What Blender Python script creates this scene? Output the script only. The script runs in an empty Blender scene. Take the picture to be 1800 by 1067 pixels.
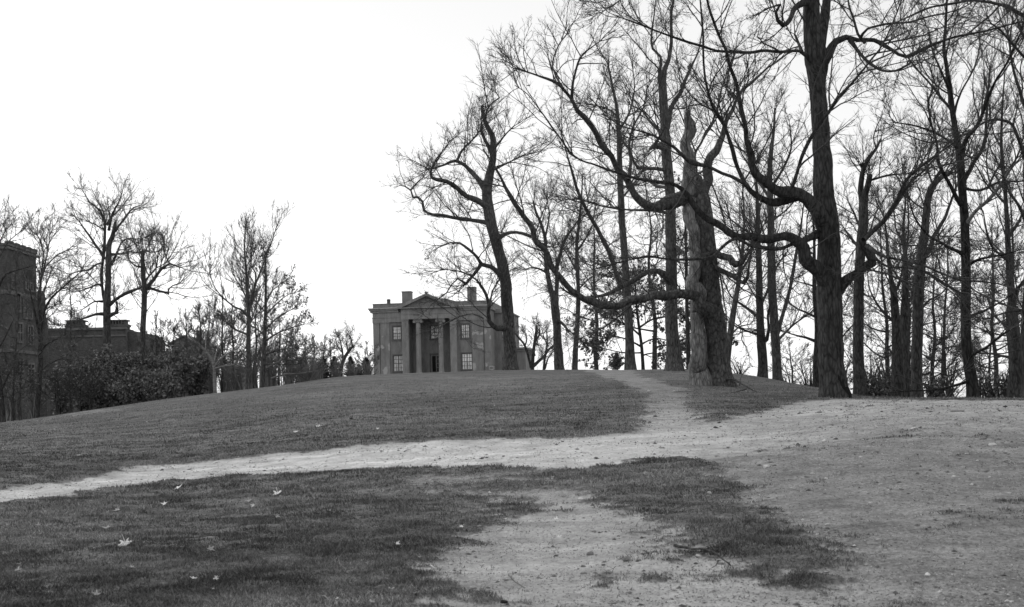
import bpy, math, random
import numpy as np
from mathutils import Vector, Matrix
C = bpy.context.scene
COL = C.collection
F = 2186.0; HZ = 712.0; ROLL = math.radians(1.2); EYE = 1.3
ca, sa = math.cos(ROLL), math.sin(ROLL)
RNG = np.random.default_rng(7)

def P(px, py, Y):
    """survey point: sight line at photo pixel, at depth Y -> place in the world"""
    xc = (px - 900) / F * Y; zc = (HZ - py) / F * Y
    return np.array([xc * ca + zc * sa, Y, EYE - xc * sa + zc * ca])

# ---------------------------------------------------------------- object helpers
def tag(o, label=None, cat=None, group=None, kind=None):
    if label: o['label'] = label
    if cat: o['category'] = cat
    if group: o['group'] = group
    if kind: o['kind'] = kind
    return o

def empty(name, loc, label, cat, group=None):
    o = bpy.data.objects.new(name, None); COL.objects.link(o)
    o.location = Vector([float(v) for v in loc]); o.empty_display_size = 0.3
    return tag(o, label, cat, group)

def np_mesh(name, V, faces_list, mat, parent=None, smooth=True, attrs=None):
    """V (n,3) world coords; faces_list: list of int arrays (m,k)"""
    me = bpy.data.meshes.new(name)
    V = np.asarray(V, dtype=np.float32)
    if parent is not None:
        V = V - np.array(parent_world(parent), dtype=np.float32)
    me.vertices.add(len(V)); me.vertices.foreach_set('co', V.ravel())
    loops = np.concatenate([f.ravel() for f in faces_list]).astype(np.int32)
    tot = np.concatenate([np.full(len(f), f.shape[1], np.int32) for f in faces_list])
    start = np.concatenate([[0], np.cumsum(tot)[:-1]]).astype(np.int32)
    me.loops.add(len(loops)); me.loops.foreach_set('vertex_index', loops)
    me.polygons.add(len(tot)); me.polygons.foreach_set('loop_start', start)
    me.polygons.foreach_set('loop_total', tot)
    me.polygons.foreach_set('use_smooth', np.full(len(tot), smooth, dtype=bool))
    for k, a in (attrs or {}).items():
        at = me.attributes.new(k, 'FLOAT', 'POINT'); at.data.foreach_set('value', np.asarray(a, np.float32))
    me.update(calc_edges=True)
    me.materials.append(mat)
    o = bpy.data.objects.new(name, me); COL.objects.link(o)
    if parent is not None: o.parent = parent
    return o

def parent_world(p):
    v = Vector((0, 0, 0))
    while p is not None:
        v = v + p.location; p = p.parent
    return v

# ---------------------------------------------------------------- noise
def _hash(ix, iy, s):
    h = (ix.astype(np.int64) * 374761393 + iy.astype(np.int64) * 668265263 + s * 1442695041) & 0x7fffffff
    h = ((h ^ (h >> 13)) * 1274126177) & 0x7fffffff
    return ((h ^ (h >> 16)) & 0xffff) / 65535.0
def vnoise(x, y, s=0):
    ix = np.floor(x); iy = np.floor(y); fx = x - ix; fy = y - iy
    fx = fx * fx * (3 - 2 * fx); fy = fy * fy * (3 - 2 * fy)
    a = _hash(ix, iy, s); b = _hash(ix + 1, iy, s); c = _hash(ix, iy + 1, s); d = _hash(ix + 1, iy + 1, s)
    return (a * (1 - fx) + b * fx) * (1 - fy) + (c * (1 - fx) + d * fx) * fy
def fbm(x, y, s=0, oct=4):
    t = 0; a = 1; n = 0
    for k in range(oct):
        t = t + a * vnoise(x * 2 ** k + 17.3 * k, y * 2 ** k - 9.1 * k, s + k); n += a; a *= 0.55
    return t / n

# ---------------------------------------------------------------- terrain
COLS = {
 0:   [(8,0),(18,.28),(28,.62),(40,.9),(60,.95),(100,.95),(200,1),(400,0)],
 300: [(8,0),(14,.12),(22,.4),(35,1.0),(48,1.6),(58,2.03),(75,1.6),(110,1.0),(400,0)],
 600: [(8,0),(14,.16),(19,.42),(24,.72),(35,1.3),(50,2.2),(60,2.8),(72,3.24),(95,3.5),(170,4.3),(400,0)],
 900: [(8,0),(14,.2),(17,.4),(23,.75),(35,1.42),(50,2.27),(62,2.92),(74,3.4),(82,3.68),(100,4.0),(170,4.6),(400,0)],
 1050:[(8,0),(14,.22),(17,.42),(23,.8),(35,1.47),(50,2.3),(62,2.95),(72,3.3),(84,3.4),(120,3.2),(400,-2)],
 1200:[(8,0),(14,.25),(17,.45),(24,.9),(32,1.33),(42,1.88),(50,2.42),(60,2.98),(75,2.8),(100,2),(170,1),(400,-3)],
 1350:[(8,0),(14,.3),(20,.68),(26,1.0),(33,1.3),(45,1.83),(58,2.45),(75,2.0),(100,1),(400,-8)],
 1460:[(8,0),(14,.35),(20,.75),(26,1.07),(33,1.36),(42,1.6),(50,1.74),(65,1.2),(100,-1),(400,-10)],
 1600:[(8,0),(14,.38),(20,.85),(25,1.13),(29,1.27),(35,1.25),(45,.9),(60,.3),(100,-3),(400,-12)],
 1800:[(8,0),(14,.36),(20,.8),(25,1.09),(29,1.20),(35,1.15),(60,0),(100,-4),(400,-14)],
}
NU, NR = 240, 400
UG = np.linspace(-0.45, 0.45, NU); LR = np.linspace(math.log(1.0), math.log(3500), NR)
_cu = np.array(sorted(COLS)); _prof = []
for c in _cu:
    t = [(1, 0)] + COLS[c] + [(1200, -14), (3500, -20)]
    _prof.append(np.interp(np.exp(LR), [a for a, b in t], [b for a, b in t]))
_prof = np.array(_prof)
HG = np.array([[np.interp(u, (_cu - 900) / F, _prof[:, j]) for j in range(NR)] for u in UG])
def _smooth(A, n, ax):
    k = np.hanning(n + 2)[1:-1]; k /= k.sum()
    pad = [(0, 0), (0, 0)]; pad[ax] = (n // 2, n // 2)
    B = np.pad(A, pad, mode='edge')
    return np.apply_along_axis(lambda v: np.convolve(v, k, mode='valid'), ax, B)
HG = _smooth(HG, 21, 0); HG = _smooth(HG, 11, 1)
def H(x, y):
    x = np.asarray(x, float); y = np.asarray(y, float)
    r = np.hypot(x, y) + 1e-6
    th = np.abs(np.arctan2(x, y)); thc = np.minimum(th, 0.42)
    u = np.tan(thc) * np.sign(x); Y = r * np.cos(thc)
    fu = np.clip((u + .45) / .9 * (NU - 1), 0, NU - 1.001); fr = np.clip((np.log(np.maximum(Y, 1)) - LR[0]) / (LR[1] - LR[0]), 0, NR - 1.001)
    i = fu.astype(int); j = fr.astype(int); a = fu - i; b = fr - j
    h = (HG[i, j] * (1 - a) + HG[i + 1, j] * a) * (1 - b) + (HG[i, j + 1] * (1 - a) + HG[i + 1, j + 1] * a) * b
    w = np.clip((th - .8) / 1.2, 0, 1); w = w * w * (3 - 2 * w)
    return h * (1 - w)
def ground_hit(px, py):
    Ys = np.exp(np.linspace(math.log(4), math.log(300), 1500))
    p0 = P(px, py, 1.0); d = p0 - np.array([0, 0, EYE])
    X = d[0] * Ys; Z = EYE + d[2] * Ys; h = H(X, Ys)
    k = np.where(h >= Z)[0]
    k = k[0] if len(k) else len(Ys) - 1
    return np.array([X[k], Ys[k], h[k]])

# worn-earth areas (photo outlines walked out on the ground)
def gp(pts): return np.array([ground_hit(a, b)[:2] for a, b in pts])
POLY_PATH = gp([(-80,874),(0,858),(100,845),(200,829),(250,818),(330,812),(450,801),(540,790),(600,782),(700,775),(800,772),(950,768),
  (1050,764),(1112,757),(1180,745),(1260,738),(1340,720),(1420,704),(1500,700),(1500,760),(1400,790),(1260,800),(1130,806),(1060,815),(1000,820),(900,820),(800,819),(700,817),(600,825),(500,833),(400,836),(300,842),(200,855),(100,871),(0,889),(-80,905)])
POLY_BRANCH = gp([(1100,762),(1108,742),(1122,722),(1136,706),(1130,693),(1095,676),(1060,664),(1025,652),(1080,650),(1128,660),(1170,670),(1212,688),(1218,710),(1248,730),(1260,765),(1160,775)])
POLY_RIGHT = gp([(1235,742),(1290,728),(1400,707),(1470,700),(1600,701),(1950,703),(2400,706),(2400,1500),(1500,1300),(1450,1067),(1425,1015),(1352,945),(1282,898),(1240,862),(1215,828),(1190,800),(1175,780)])
POLY_WORN = gp([(862,874),(905,860),(960,862),(1040,868),(1100,876),(1150,893),(1190,917),(1240,944),(1310,970),(1380,1000),(1440,1022),(1500,1050),(1560,1067),(1620,1300),(690,1300),(690,1067),(700,1010),(715,985),(740,966),(780,950),(815,925),(850,905),(880,890)])
POLY_THIN = gp([(560,845),(700,825),(1050,826),(1130,835),(1175,868),(1215,915),(1265,950),(1340,985),(1400,1020),(1480,1067),(1500,1300),(560,1300),(640,1000),(700,930),(640,880)])
POLY_ROAD = gp([(70,741),(100,735),(150,729),(200,724),(262,716),(262,711),(200,715),(120,723),(75,732)])
def sdist(poly, x, y):
    n = len(poly); d = np.full(x.shape, 1e9); inside = np.zeros(x.shape, bool)
    for i in range(n):
        ax, ay = poly[i]; bx, by = poly[(i + 1) % n]
        ex, ey = bx - ax, by - ay; L = ex * ex + ey * ey + 1e-12
        t = np.clip(((x - ax) * ex + (y - ay) * ey) / L, 0, 1)
        d = np.minimum(d, (x - ax - t * ex) ** 2 + (y - ay - t * ey) ** 2)
        c = ((ay > y) != (by > y)) & (x < ex * (y - ay) / (ey if abs(ey) > 1e-12 else 1e-12) + ax)
        inside ^= c
    d = np.sqrt(d); return np.where(inside, d, -d)
def wear(x, y):
    """coverage of bare earth 0..1 and its paleness 0..1"""
    n1 = fbm(x * 1.1, y * 1.1, 3); n2 = fbm(x * 5, y * 5, 11); n0 = fbm(x * .35, y * .35, 23)
    def edge(poly, soft, v): return v * np.clip(.5 + sdist(poly, x, y) / soft, 0, 1)
    w_p = edge(POLY_PATH, .9, 1.0)
    # the near edge of the path frays towards the worn patch in the middle
    fr = edge(POLY_THIN, 2.0, .53)
    w_b = edge(POLY_BRANCH, 1.2, .95)
    w_r = edge(POLY_RIGHT, 1.2, .84)
    w_w = edge(POLY_WORN, 1.5, .84)
    w_o = edge(POLY_ROAD, 2.5, .56)
    base = np.maximum.reduce([w_p, w_b, w_r, w_w, w_o, fr])
    n3 = fbm(x * 1.2, y * 3.2, 31); patch = .5 * (n1 - .5) + .5 * (n2 - .5) + .45 * (n3 - .5)
    c = np.clip((base - .42 + patch * 1.25) / .30, 0, 1) * np.clip(base * 6, 0, 1)
    inner = np.clip((sdist(POLY_PATH, x, y)) / .5, 0, 1) * np.clip((2.2 - x) / 2, 0, 1)
    c = np.maximum(c, inner * .95)
    pale = np.clip(w_p * (.95 - .55 * np.clip((x - 1.2) / 3.5, 0, 1)), 0, 1)
    pale = np.maximum(pale, .55 * w_w)
    pale = np.maximum(pale, w_r * (.0 + .62 * np.clip((y - 17) / 9, 0, 1)) * (.5 + 1.0 * n0))
    pale = np.clip(np.maximum(pale, w_b * (.06 + .45 * np.clip((31 - y) / 6, 0, 1))), 0, 1)
    return c, pale

# ---------------------------------------------------------------- materials
def new_mat(name):
    m = bpy.data.materials.new(name); m.use_nodes = True
    nt = m.node_tree; b = nt.nodes['Principled BSDF']; return m, nt, b
def g(v): return (v, v, v, 1)
def ramp(nt, src, stops):
    r = nt.nodes.new('ShaderNodeValToRGB'); e = r.color_ramp.elements
    while len(e) < len(stops): e.new(.5)
    for k, (p, v) in enumerate(stops): e[k].position = p; e[k].color = g(v)
    nt.links.new(src, r.inputs[0]); return r.outputs[0]
def noise_node(nt, vec, scale, detail=5, rough=.6):
    n = nt.nodes.new('ShaderNodeTexNoise'); n.inputs['Scale'].default_value = scale
    n.inputs['Detail'].default_value = detail; n.inputs['Roughness'].default_value = rough
    if vec is not None: nt.links.new(vec, n.inputs['Vector'])
    return n.outputs['Fac']
def mapping(nt, scale, coord='Object'):
    t = nt.nodes.new('ShaderNodeTexCoord'); mp = nt.nodes.new('ShaderNodeMapping'); mp.inputs['Scale'].default_value = scale
    nt.links.new(t.outputs[coord], mp.inputs['Vector']); return mp.outputs[0]
def mixc(nt, fac, a, b, mode='MIX'):
    m = nt.nodes.new('ShaderNodeMix'); m.data_type = 'RGBA'; m.blend_type = mode
    if isinstance(fac, float): m.inputs[0].default_value = fac
    else: nt.links.new(fac, m.inputs[0])
    for s, i in ((a, 6), (b, 7)):
        if isinstance(s, float): m.inputs[i].default_value = g(s)
        else: nt.links.new(s, m.inputs[i])
    return m.outputs[2]
def bump(nt, b, h, strength, dist):
    n = nt.nodes.new('ShaderNodeBump'); n.inputs['Strength'].default_value = strength; n.inputs['Distance'].default_value = dist
    nt.links.new(h, n.inputs['Height']); nt.links.new(n.outputs[0], b.inputs['Normal'])
def simple(name, lo, hi, scale=(3, 3, 3), rough=.85, bs=.3, bd=.01, spec=.2, detail=6):
    m, nt, b = new_mat(name); v = mapping(nt, scale); n = noise_node(nt, v, 1.0, detail, .65)
    nt.links.new(ramp(nt, n, [(.32, lo), (.68, hi)]), b.inputs['Base Color'])
    b.inputs['Roughness'].default_value = rough; b.inputs['Specular IOR Level'].default_value = spec
    if bs: bump(nt, b, n, bs, bd)
    return m
def bark(name, lo, hi, z=3.4, xy=11.0, moss=None):
    m, nt, b = new_mat(name)
    v = mapping(nt, (xy, xy, z)); n = noise_node(nt, v, 1.0, 7, .68)
    v2 = mapping(nt, (.7, .7, .35)); n2 = noise_node(nt, v2, 1.0, 4, .6)
    w = nt.nodes.new('ShaderNodeTexVoronoi'); w.feature = 'DISTANCE_TO_EDGE'; w.inputs['Scale'].default_value = 1.0
    nt.links.new(mapping(nt, (xy * 1.0, xy * 1.0, z * .9)), w.inputs['Vector'])
    col = ramp(nt, n, [(.33, lo * .55), (.5, (lo + hi) * .5), (.68, hi)])
    cr = ramp(nt, w.outputs['Distance'], [(.0, .5), (.22, 1.0)])
    col = mixc(nt, 1.0, col, cr, 'MULTIPLY')
    col = mixc(nt, 1.0, col, ramp(nt, n2, [(.3, .7), (.7, 1.35)]), 'MULTIPLY')
    nt.links.new(col, b.inputs['Base Color']); b.inputs['Roughness'].default_value = .95; b.inputs['Specular IOR Level'].default_value = .15
    ad = nt.nodes.new('ShaderNodeMath'); ad.operation = 'MULTIPLY'; nt.links.new(n, ad.inputs[0]); nt.links.new(cr, ad.inputs[1])
    bump(nt, b, ad.outputs[0], .8, .03)
    return m
BARK = bark('dark_bark', .035, .095)
BARK2 = bark('grey_bark', .06, .15)
BARKP = bark('bare_pale_wood', .13, .30, 3.0, 11)
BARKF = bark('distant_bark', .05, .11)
BIRCH = simple('pale_birch_bark', .10, .26, (4, 4, 12))
TWIGH = simple('pale_twig_bark', .13, .23, (5, 5, 5), bs=0)
TWIG = simple('twig_bark', .045, .085, (5, 5, 5), bs=0)
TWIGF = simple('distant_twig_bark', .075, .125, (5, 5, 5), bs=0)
LEAFM = simple('dry_leaf_dark', .04, .26, (4, 4, 4), .6, 0)
LEAFL = simple('dry_leaf_light', .10, .26, (3, 3, 3), .6, 0)
NEEDLE = simple('evergreen_needles', .015, .045, (6, 6, 6), .8, 0)
NEARBLACK = simple('recess_shade_and_black', .006, .02)  # near-black: painted shade of recesses, also a black leaf and stone
LEAFP = simple('pale_dead_leaf', .50, .80, (30, 30, 30), .6, .3, .002)
LEAFG = simple('grey_dead_leaf', .20, .42, (30, 30, 30), .7, .3, .002)
STONE = simple('field_stone', .10, .26, (25, 25, 25), .9, .6, .01)
STONEL = simple('pale_stone', .32, .55, (25, 25, 25), .9, .6, .01)
STICK = simple('grey_stick', .08, .2, (20, 20, 20), .9, .4, .003)

def ground_mat():
    m, nt, b = new_mat('lawn_and_earth')
    def attr(n):
        a = nt.nodes.new('ShaderNodeAttribute'); a.attribute_name = n; return a.outputs['Fac']
    obj = mapping(nt, (1, 1, 1))
    big = noise_node(nt, obj, .22, 4, .6); mid = noise_node(nt, obj, 2.2, 6, .7); fine = noise_node(nt, obj, 22, 6, .75)
    st = noise_node(nt, mapping(nt, (.35, 1.6, 1)), 1.0, 6, .7)
    grass = ramp(nt, fine, [(.28, .032), (.5, .105), (.72, .22)])
    grass = mixc(nt, 1.0, grass, ramp(nt, mid, [(.28, .62), (.72, 1.5)]), 'MULTIPLY')
    grass = mixc(nt, 1.0, grass, ramp(nt, big, [(.3, .9), (.7, 1.5)]), 'MULTIPLY')
    grass = mixc(nt, 1.0, grass, ramp(nt, st, [(.3, .72), (.7, 1.35)]), 'MULTIPLY')
    e = ramp(nt, fine, [(.28, .10), (.5, .25), (.72, .42)])
    e2 = ramp(nt, fine, [(.2, .40), (.5, .60), (.8, .72)])
    earth = mixc(nt, attr('pale'), e, e2)
    earth = mixc(nt, 1.0, earth, ramp(nt, mid, [(.28, .62), (.72, 1.3)]), 'MULTIPLY')
    earth = mixc(nt, 1.0, earth, ramp(nt, st, [(.3, .75), (.7, 1.22)]), 'MULTIPLY')
    vo = nt.nodes.new('ShaderNodeTexVoronoi'); vo.inputs['Scale'].default_value = 16; nt.links.new(obj, vo.inputs['Vector'])
    earth = mixc(nt, 1.0, earth, ramp(nt, vo.outputs['Distance'], [(.10, .45), (.20, 1.0)]), 'MULTIPLY')
    # ragged small-scale boundary
    s = nt.nodes.new('ShaderNodeMath'); s.operation = 'ADD'; nt.links.new(attr('dirt'), s.inputs[0])
    f2 = nt.nodes.new('ShaderNodeMapRange'); nt.links.new(noise_node(nt, obj, 9, 5, .75), f2.inputs[0])
    f2.inputs[1].default_value = .3; f2.inputs[2].default_value = .7; f2.inputs[3].default_value = -.38; f2.inputs[4].default_value = .38
    nt.links.new(f2.outputs[0], s.inputs[1])
    fac = ramp(nt, s.outputs[0], [(.30, 0.0), (.70, 1.0)])
    nt.links.new(mixc(nt, fac, grass, earth), b.inputs['Base Color'])
    b.inputs['Roughness'].default_value = 1; b.inputs['Specular IOR Level'].default_value = .05
    bump(nt, b, fine, .8, .03)
    return m
GROUND = ground_mat()

# ---------------------------------------------------------------- ground sheet
def build_ground():
    th = np.concatenate([np.linspace(-math.pi, -.62, 40)[:-1], np.linspace(-.62, -.44, 40)[:-1], np.linspace(-.44, .44, 640)[:-1], np.linspace(.44, .62, 40)[:-1], np.linspace(.62, math.pi, 40)])
    r = [.4]
    while r[-1] < 3400: r.append(r[-1] * (1.05 if r[-1] < 6.5 else 1.0065 if r[-1] < 40 else 1.011 if r[-1] < 120 else 1.06))
    r = np.array(r); T, R = np.meshgrid(th, r)
    x = R * np.sin(T); y = R * np.cos(T); z = H(x, y)
    c, pale = wear(x, y)
    near = np.clip((60 - R) / 30, 0, 1) * np.clip((R - 3) / 3, 0, 1)
    z = z + near * ((fbm(x * .9, y * .9, 41) - .5) * .10 + (fbm(x * 6, y * 6, 51) - .5) * .03 - .035 * c)
    n = len(r); m = len(th); idx = np.arange(n * m).reshape(n, m)
    q = np.stack([idx[:-1, :-1], idx[:-1, 1:], idx[1:, 1:], idx[1:, :-1]], -1).reshape(-1, 4)[:, ::-1]
    V = np.stack([x, y, z], -1).reshape(-1, 3)
    # close the centre
    V = np.vstack([V, [[0, 0, 0]]]); c1 = np.append(c.ravel(), 0); p1 = np.append(pale.ravel(), 0)
    cen = np.stack([np.full(m - 1, n * m), idx[0, 1:], idx[0, :-1]], -1)[:, ::-1]
    qc = V[q].mean(1); cc = c1[q].mean(1)
    dp = sdist(POLY_PATH, qc[:, 0], qc[:, 1]) > -.15
    dr = sdist(POLY_ROAD, qc[:, 0], qc[:, 1]) > -.1
    db = (sdist(POLY_BRANCH, qc[:, 0], qc[:, 1]) > 0) & ~dp
    de = (cc > .45) & ~dp & ~dr & ~db
    def sub(name, mask, extra=None):
        fs = q[mask]; u, inv = np.unique(fs, return_inverse=True)
        fl = [inv.reshape(fs.shape)]
        if extra is not None:
            u = np.concatenate([u, np.full(0, 0, int)])
            u2, inv2 = np.unique(np.concatenate([fs.ravel(), extra.ravel()]), return_inverse=True)
            u = u2; fl = [inv2[:fs.size].reshape(fs.shape), inv2[fs.size:].reshape(extra.shape)]
        return np_mesh(name, V[u], fl, GROUND, None, True, {'dirt': c1[u], 'pale': p1[u]})
    tag(sub('lawn', ~(dp | dr | db | de), cen), kind='structure')
    tag(sub('dirt_path', dp), kind='structure')
    tag(sub('branch_path', db), kind='structure')
    tag(sub('bare_earth', de), kind='structure')
    tag(sub('road', dr), kind='structure')
build_ground()

# ---------------------------------------------------------------- grass, gravel (uncountable)
def scatter(n, r0, r1, u0=-.47, u1=.47, power=1.0):
    """points with density falling off with distance"""
    a = RNG.random(n); r = (r0 ** -power + a * (r1 ** -power - r0 ** -power)) ** (-1 / power)
    u = RNG.uniform(u0, u1, n); return r * u, r
def build_grass():
    x, y = scatter(1150000, 6.8, 60, power=.45)
    c, _ = wear(x, y)
    keep = RNG.random(len(x)) > np.clip(c * 1.15 - .02, 0, .985); keep &= ~((sdist(POLY_PATH, x, y) > .1) & (x < 4))
    keep &= RNG.random(len(x)) < np.clip((60 - y) / 32, 0, 1)
    # thinner where the turf is patchy
    keep &= RNG.random(len(x)) < np.clip(-.6 + 2.5 * fbm(x * 3.1, y * 4.1, 77), .06, 1)
    x = x[keep]; y = y[keep]; n = len(x); c = c[keep]
    h = RNG.uniform(.014, .042, n) * (.15 + 2.1 * fbm(x * 4, y * 4, 9) ** 1.5) * (1 + 1.1 * (RNG.random(n) > .985)) * (1 - .35 * c)
    w = RNG.uniform(.0016, .0032, n) * np.clip(y / 10, 1, 2.6)
    a = RNG.uniform(0, 2 * math.pi, n); lean = RNG.uniform(.1, 1.5, n) * h; la = RNG.uniform(0, 2 * math.pi, n)
    z = H(x, y); near = 1.0
    z = z + np.clip((60 - np.hypot(x, y)) / 30, 0, 1) * ((fbm(x * .9, y * .9, 41) - .5) * .10 + (fbm(x * 6, y * 6, 51) - .5) * .03 - .035 * c) - .004
    B = np.stack([x, y, z], -1); W = np.stack([np.cos(a) * w, np.sin(a) * w, 0 * w], -1)
    L = np.stack([np.cos(la) * lean, np.sin(la) * lean, h], -1)
    M = B + L * np.array([.38, .38, .62]); Tp = B + L
    V = np.stack([B - W, B + W, M + W * .8, M - W * .8, Tp], 1).reshape(-1, 3)
    k = np.arange(n)[:, None] * 5
    m, nt, b = new_mat('grass_blade')
    at = nt.nodes.new('ShaderNodeAttribute'); at.attribute_name = 'tone'
    nt.links.new(ramp(nt, at.outputs['Fac'], [(0, .035), (.5, .105), (.85, .20), (1, .42)]), b.inputs['Base Color'])
    b.inputs['Roughness'].default_value = .75; b.inputs['Specular IOR Level'].default_value = .2
    tone = np.repeat(np.clip(RNG.random(n) * .7 + 1.3 * (fbm(x * .7, y * 1.1, 5) - .42) + .35 * (fbm(x * 6, y * 6, 15) - .4), 0, 1), 5)
    o = np_mesh('grass', V, [k + np.array([[0, 1, 2, 3]]), k + np.array([[3, 2, 4]])], m, None, False, {'tone': tone})
    tag(o, 'short dull turf blades covering the lawn around the paths', 'grass', kind='stuff')
build_grass()
def gz(x, y):
    x = np.asarray(x, float); y = np.asarray(y, float)
    c, _ = wear(np.atleast_1d(x), np.atleast_1d(y)); c = c.reshape(x.shape)
    return H(x, y) + np.clip((60 - np.hypot(x, y)) / 30, 0, 1) * ((fbm(x * .9, y * .9, 41) - .5) * .10 + (fbm(x * 6, y * 6, 51) - .5) * .03 - .035 * c)
def build_gravel():
    x, y = scatter(150000, 7, 40, power=.6)
    c, _ = wear(x, y)
    keep = (RNG.random(len(x)) < c * np.where(sdist(POLY_PATH, x, y) > 0, .8, 1)) & (RNG.random(len(x)) < .15 + .9 * vnoise(x * 1.3, y * 1.3, 61))
    x = x[keep]; y = y[keep]; n = len(x); z = gz(x, y)
    s = RNG.uniform(.003, .011, n) * (1 + 2.0 * (RNG.random(n) > .97)) * np.clip(y / 14, .8, 2)
    a = RNG.uniform(0, 6.28, n); el = RNG.uniform(.5, 1.6, n); t = RNG.uniform(.2, .7, n)
    dx = np.stack([np.cos(a), np.sin(a), RNG.uniform(-.2, .2, n)], -1) * (s * el)[:, None]; dy = np.stack([-np.sin(a), np.cos(a), RNG.uniform(-.2, .2, n)], -1) * s[:, None]
    up = np.stack([0 * s, 0 * s, s * t], -1); B = np.stack([x, y, z + s * t * .2], -1)
    V = np.stack([B + dx, B + dy, B - dx, B - dy * .8, B + up + dx * .2, B - up * .5], 1).reshape(-1, 3); k = np.arange(n)[:, None] * 6
    fc = [k + np.array([[i, j, 4]]) for i, j in ((0, 1), (1, 2), (2, 3), (3, 0))] + [k + np.array([[j, i, 5]]) for i, j in ((0, 1), (1, 2), (2, 3), (3, 0))]
    m, nt, b = new_mat('gravel_and_litter'); at = nt.nodes.new('ShaderNodeAttribute'); at.attribute_name = 'tone'
    nt.links.new(ramp(nt, at.outputs['Fac'], [(0, .05), (.5, .14), (.75, .26), (1, .55)]), b.inputs['Base Color']); b.inputs['Roughness'].default_value = .9
    o = np_mesh('gravel', V, fc, m, None, False, {'tone': np.repeat(RNG.random(n), 6)})
    tag(o, 'fine gravel and leaf crumbs strewn over the bare earth', 'gravel', kind='stuff')
build_gravel()

# ---------------------------------------------------------------- tubes and tree growth
def norm(v): return v / (np.linalg.norm(v, axis=-1, keepdims=True) + 1e-9)
class TM:
    def __init__(s): s.V = []; s.F4 = []; s.F3 = []; s.n = 0
    def tubes(s, Pn, R, sides, ridges=0.0, cap=False, flare=None, fa=1.0):
        N, K, _ = Pn.shape
        T = norm(np.gradient(Pn, axis=1)); mean = norm(Pn[:, -1] - Pn[:, 0])
        ref = np.where(np.abs(mean[:, :1]) < .8, np.array([[1., 0, 0]]), np.array([[0, 1., 0]]))
        ref = norm(ref - mean * (ref * mean).sum(-1, keepdims=True))[:, None, :]
        U = norm(ref - T * (ref * T).sum(-1, keepdims=True)); W = np.cross(T, U)
        a = np.arange(sides) / sides * 2 * math.pi
        rad = R[:, :, None] * np.ones((1, 1, sides))
        if ridges:
            ph = RNG.uniform(0, 6.28, (N, 1, 1)); zz = np.cumsum(np.linalg.norm(np.diff(Pn, axis=1, prepend=Pn[:, :1]), axis=-1), 1)[:, :, None]
            A = a[None, None, :]
            rr = .5 * np.sin(3 * A + ph + zz * .45) + .35 * np.sin(5 * A - ph * 2 + zz * .9) + .35 * np.sin(9 * A + 3 * ph + 1.3 * np.sin(zz * 1.7)) + .3 * np.sin(2 * A + zz * 1.9 + ph)
            rad = rad * (1 + ridges * rr + ridges * .8 * RNG.uniform(-1, 1, rad.shape))
            if flare:
                fl = np.exp(-zz / flare); rad = rad * (1 + fl * fa * (.06 + .22 * np.maximum(0, np.sin(4 * A + ph)) + .1 * np.maximum(0, np.sin(7 * A - ph))) )
        X = Pn[:, :, None, :] + rad[..., None] * (np.cos(a)[None, None, :, None] * U[:, :, None, :] + np.sin(a)[None, None, :, None] * W[:, :, None, :])
        idx = s.n + np.arange(N * K * sides).reshape(N, K, sides); nx = np.roll(idx, -1, axis=2)
        s.F4.append(np.stack([idx[:, :-1], nx[:, :-1], nx[:, 1:], idx[:, 1:]], -1).reshape(-1, 4))
        s.V.append(X.reshape(-1, 3)); s.n += N * K * sides
        if cap:
            s.V.append((Pn[:, -1] + T[:, -1] * R[:, -1:] * .25)); ci = s.n + np.arange(N); s.n += N
            s.F3.append(np.stack([idx[:, -1], nx[:, -1], np.repeat(ci[:, None], sides, 1)], -1).reshape(-1, 3))
    def leaves(s, pos, size, drop=.3):
        n = len(pos); a = RNG.uniform(0, 6.28, n); tilt = RNG.uniform(-1.3, .5, n)
        sz = size * RNG.uniform(.6, 1.25, n)
        d = np.stack([np.cos(a) * np.cos(tilt), np.sin(a) * np.cos(tilt), np.sin(tilt) - drop], -1); d = norm(d)
        side = norm(np.cross(d, RNG.normal(size=(n, 3)))); nn = np.cross(d, side)
        L = d * sz[:, None]; S = side * (sz * .38)[:, None]; b = nn * (sz * .12)[:, None]
        X = np.stack([pos, pos + L * .5 + S + b, pos + L, pos + L * .5 - S + b, pos + L * .5 - b * .3], 1).reshape(-1, 3)
        k = s.n + np.arange(n)[:, None] * 5
        s.F3.append(np.concatenate([k + np.array([[0, 1, 4]]), k + np.array([[1, 2, 4]]), k + np.array([[2, 3, 4]]), k + np.array([[3, 0, 4]])]))
        s.V.append(X); s.n += n * 5
    def build(s, name, mat, parent, smooth=True):
        f = ([np.concatenate(s.F4)] if s.F4 else []) + ([np.concatenate(s.F3)] if s.F3 else [])
        return np_mesh(name, np.concatenate(s.V), f, mat, parent, smooth)

def catmull(pts, step):
    pts = np.asarray(pts, float); n = len(pts)
    if n == 2: pts = np.vstack([pts[0], (pts[0] + pts[1]) / 2, pts[1]]); n = 3
    out = []
    for i in range(n - 1):
        p0 = pts[max(i - 1, 0)]; p1 = pts[i]; p2 = pts[i + 1]; p3 = pts[min(i + 2, n - 1)]
        k = max(1, int(np.linalg.norm(p2[:3] - p1[:3]) / step))
        for j in range(k):
            t = j / k
            out.append(.5 * ((2 * p1) + (-p0 + p2) * t + (2 * p0 - 5 * p1 + 4 * p2 - p3) * t * t + (-p0 + 3 * p1 - 3 * p2 + p3) * t ** 3))
    out.append(pts[-1]); return np.array(out)
def resample(Q, K):
    d = np.concatenate([[0], np.cumsum(np.linalg.norm(np.diff(Q[:, :3], axis=0), axis=1))]); t = np.linspace(0, d[-1], K)
    return np.stack([np.interp(t, d, Q[:, c]) for c in range(4)], -1), d[-1]

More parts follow.
